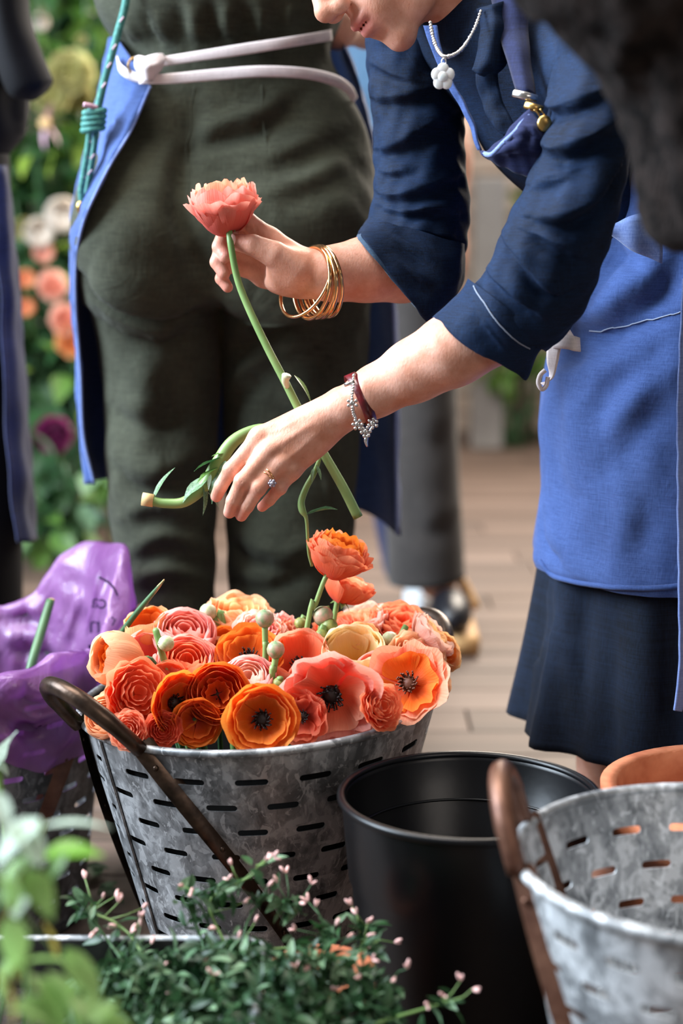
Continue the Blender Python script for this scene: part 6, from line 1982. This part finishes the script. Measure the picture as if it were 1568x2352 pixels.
jm = empty('jasmine_foliage', (-0.20, 1.38, 0.19), 'mass of small dark jasmine leaves filling the trough', 'foliage')
leaf_mass('foliage', mass[:1500], 'jas', 0.013, 0.026, 'leaf_jas', jm, rj)
leaf_mass('foliage', mass[1500:], 'jas', 0.012, 0.024, 'leaf_jas2', jm, rj)
mk('stem', join([tube([[-0.30 + 0.02 * k, 1.38, 0.19], [-0.29 + 0.022 * k, 1.38, 0.25]], 0.0015, 5) for k in range(10)]), M['stem_dark'], jm)

# close leafy branch, lower left, far out of focus
NL = [  # base, tip, width kind, material
    ((96, 1898, 1.10), (240, 1868, 1.10), 'slim', 'leaf_silver'), ((100, 1965, 1.08), (222, 1935, 1.08), 'broad', 'leaf_fresh'), ((90, 1880, 1.06), (-20, 1960, 1.04), 'broad', 'leaf_silver'),
    ((70, 1960, 1.05), (-20, 2060, 1.03), 'broad', 'leaf_fore'), ((90, 1990, 1.06), (60, 1880, 1.07), 'oval', 'leaf_silver'), ((30, 2090, 1.04), (-10, 1960, 1.03), 'broad', 'leaf_fore'),
    ((40, 2110, 1.06), (60, 2040, 1.05), 'oval', 'leaf_silver'), ((130, 2200, 1.10), (118, 2120, 1.10), 'slim', 'leaf_autumn'), ((60, 2210, 1.08), (165, 2185, 1.08), 'broad', 'leaf_fore'),
    ((150, 2180, 1.08), (235, 2300, 1.06), 'oval', 'leaf_fore'), ((60, 2130, 1.04), (20, 2250, 1.03), 'oval', 'leaf_autumn'), ((30, 2200, 1.03), (-20, 2300, 1.02), 'broad', 'leaf_fore'),
    ((40, 2300, 1.03), (150, 2345, 1.02), 'broad', 'leaf_fore'), ((160, 2290, 1.04), (290, 2380, 1.02), 'broad', 'leaf_fore'), ((120, 2360, 1.0), (30, 2290, 1.0), 'broad', 'leaf_fore'),
    ((180, 2260, 1.06), (120, 2310, 1.04), 'broad', 'leaf_fore'), ((-10, 1820, 1.10), (20, 1905, 1.08), 'oval', 'leaf_silver'), ((150, 1960, 1.07), (110, 2010, 1.06), 'broad', 'leaf_mid'),
    ((20, 1990, 1.02), (50, 2090, 1.02), 'broad', 'leaf_fore'), ((60, 2000, 1.05), (120, 2090, 1.03), 'broad', 'leaf_fore'), ((70, 2240, 1.04), (170, 2330, 1.02), 'broad', 'leaf_fore'), ((110, 2230, 1.05), (215, 2352, 1.03), 'broad', 'leaf_fore'),
    ((10, 2110, 1.03), (60, 2230, 1.02), 'broad', 'leaf_fore'), ((200, 2330, 1.03), (330, 2390, 1.02), 'broad', 'leaf_fore'), ((20, 1900, 1.05), (110, 1960, 1.04), 'broad', 'leaf_silver'), ((-10, 2230, 1.02), (60, 2330, 1.02), 'broad', 'leaf_autumn'), ((200, 2352, 1.02), (260, 2290, 1.03), 'broad', 'leaf_fore'),
]
lb = empty('leafy_branch', at(40, 2352, 1.05), 'blurred pale green leafy branch close to the lens, lower left corner', 'plant')
mk('branch', ptube([(60, 2520), (70, 2352), (60, 2200), (50, 2098), (70, 1980), (100, 1890)], [1.04, 1.05, 1.06, 1.06, 1.07, 1.09], [9, 8, 7, 6, 5, 4], 8, 40), M['stem'], lb)
mk('branch', ptube([(50, 2098), (100, 2160), (180, 2262), (240, 2330)], [1.06, 1.2, 1.3, 1.34], [4, 3, 2.5, 2], 6, 24), M['stem'], lb)
for (a, b_, kd, lm) in NL:
    p, q = at(*a), at(*b_)
    add_leaf(lb, kd, p, q - p, float(np.linalg.norm(q - p)) * 1.05, lm, random.uniform(-.5, .5))
le = empty('upright_stem', at(0, 1880, 1.45), 'upright pale leaf on a stem at the left edge before the purple bag', 'plant')
mk('stem', ptube([(14, 1960), (8, 1880), (2, 1800), (-4, 1730)], 1.45, 7, 8, 20), M['stem'], le)
for (a, b_, kd) in (((-8, 1790, 1.45), (14, 1668, 1.44), 'oval'), ((-12, 1745, 1.45), (20, 1776, 1.44), 'oval')):
    p, q = at(*a), at(*b_)
    add_leaf(le, kd, p, q - p, float(np.linalg.norm(q - p)), 'leaf_silver', 0.3)
# fallen dark leaves on the floor between the two buckets
for i, (x, y, s) in enumerate([(215, 2035, 0.05), (250, 2015, 0.045), (268, 2045, 0.04), (232, 2060, 0.05), (300, 2010, 0.03)]):
    zf = 0.004
    ang = math.atan((y - CY) / F) + PIT
    p = at(x, y, CAMH / math.tan(ang))
    me = LEAF['oval'].copy(); me.name = 'fallen_leaf'; me.materials.clear(); me.materials.append(M['leaf_dark'])
    o = put('fallen_leaf', me, None)
    o.location = (p[0], p[1], 0.012); o.scale = (s, s, s); o.rotation_euler = (0.1, 0, i * 1.3)
    tag(o, 'dark fallen leaf on the floor boards, ' + ['leftmost of the five, nearest the rear bucket', 'furthest back of the five by the buckets', 'second from the flower bucket of the five', 'nearest the trough of the five', 'smallest, against the flower bucket'][i], 'leaf', 'fallen leaves on the floor')
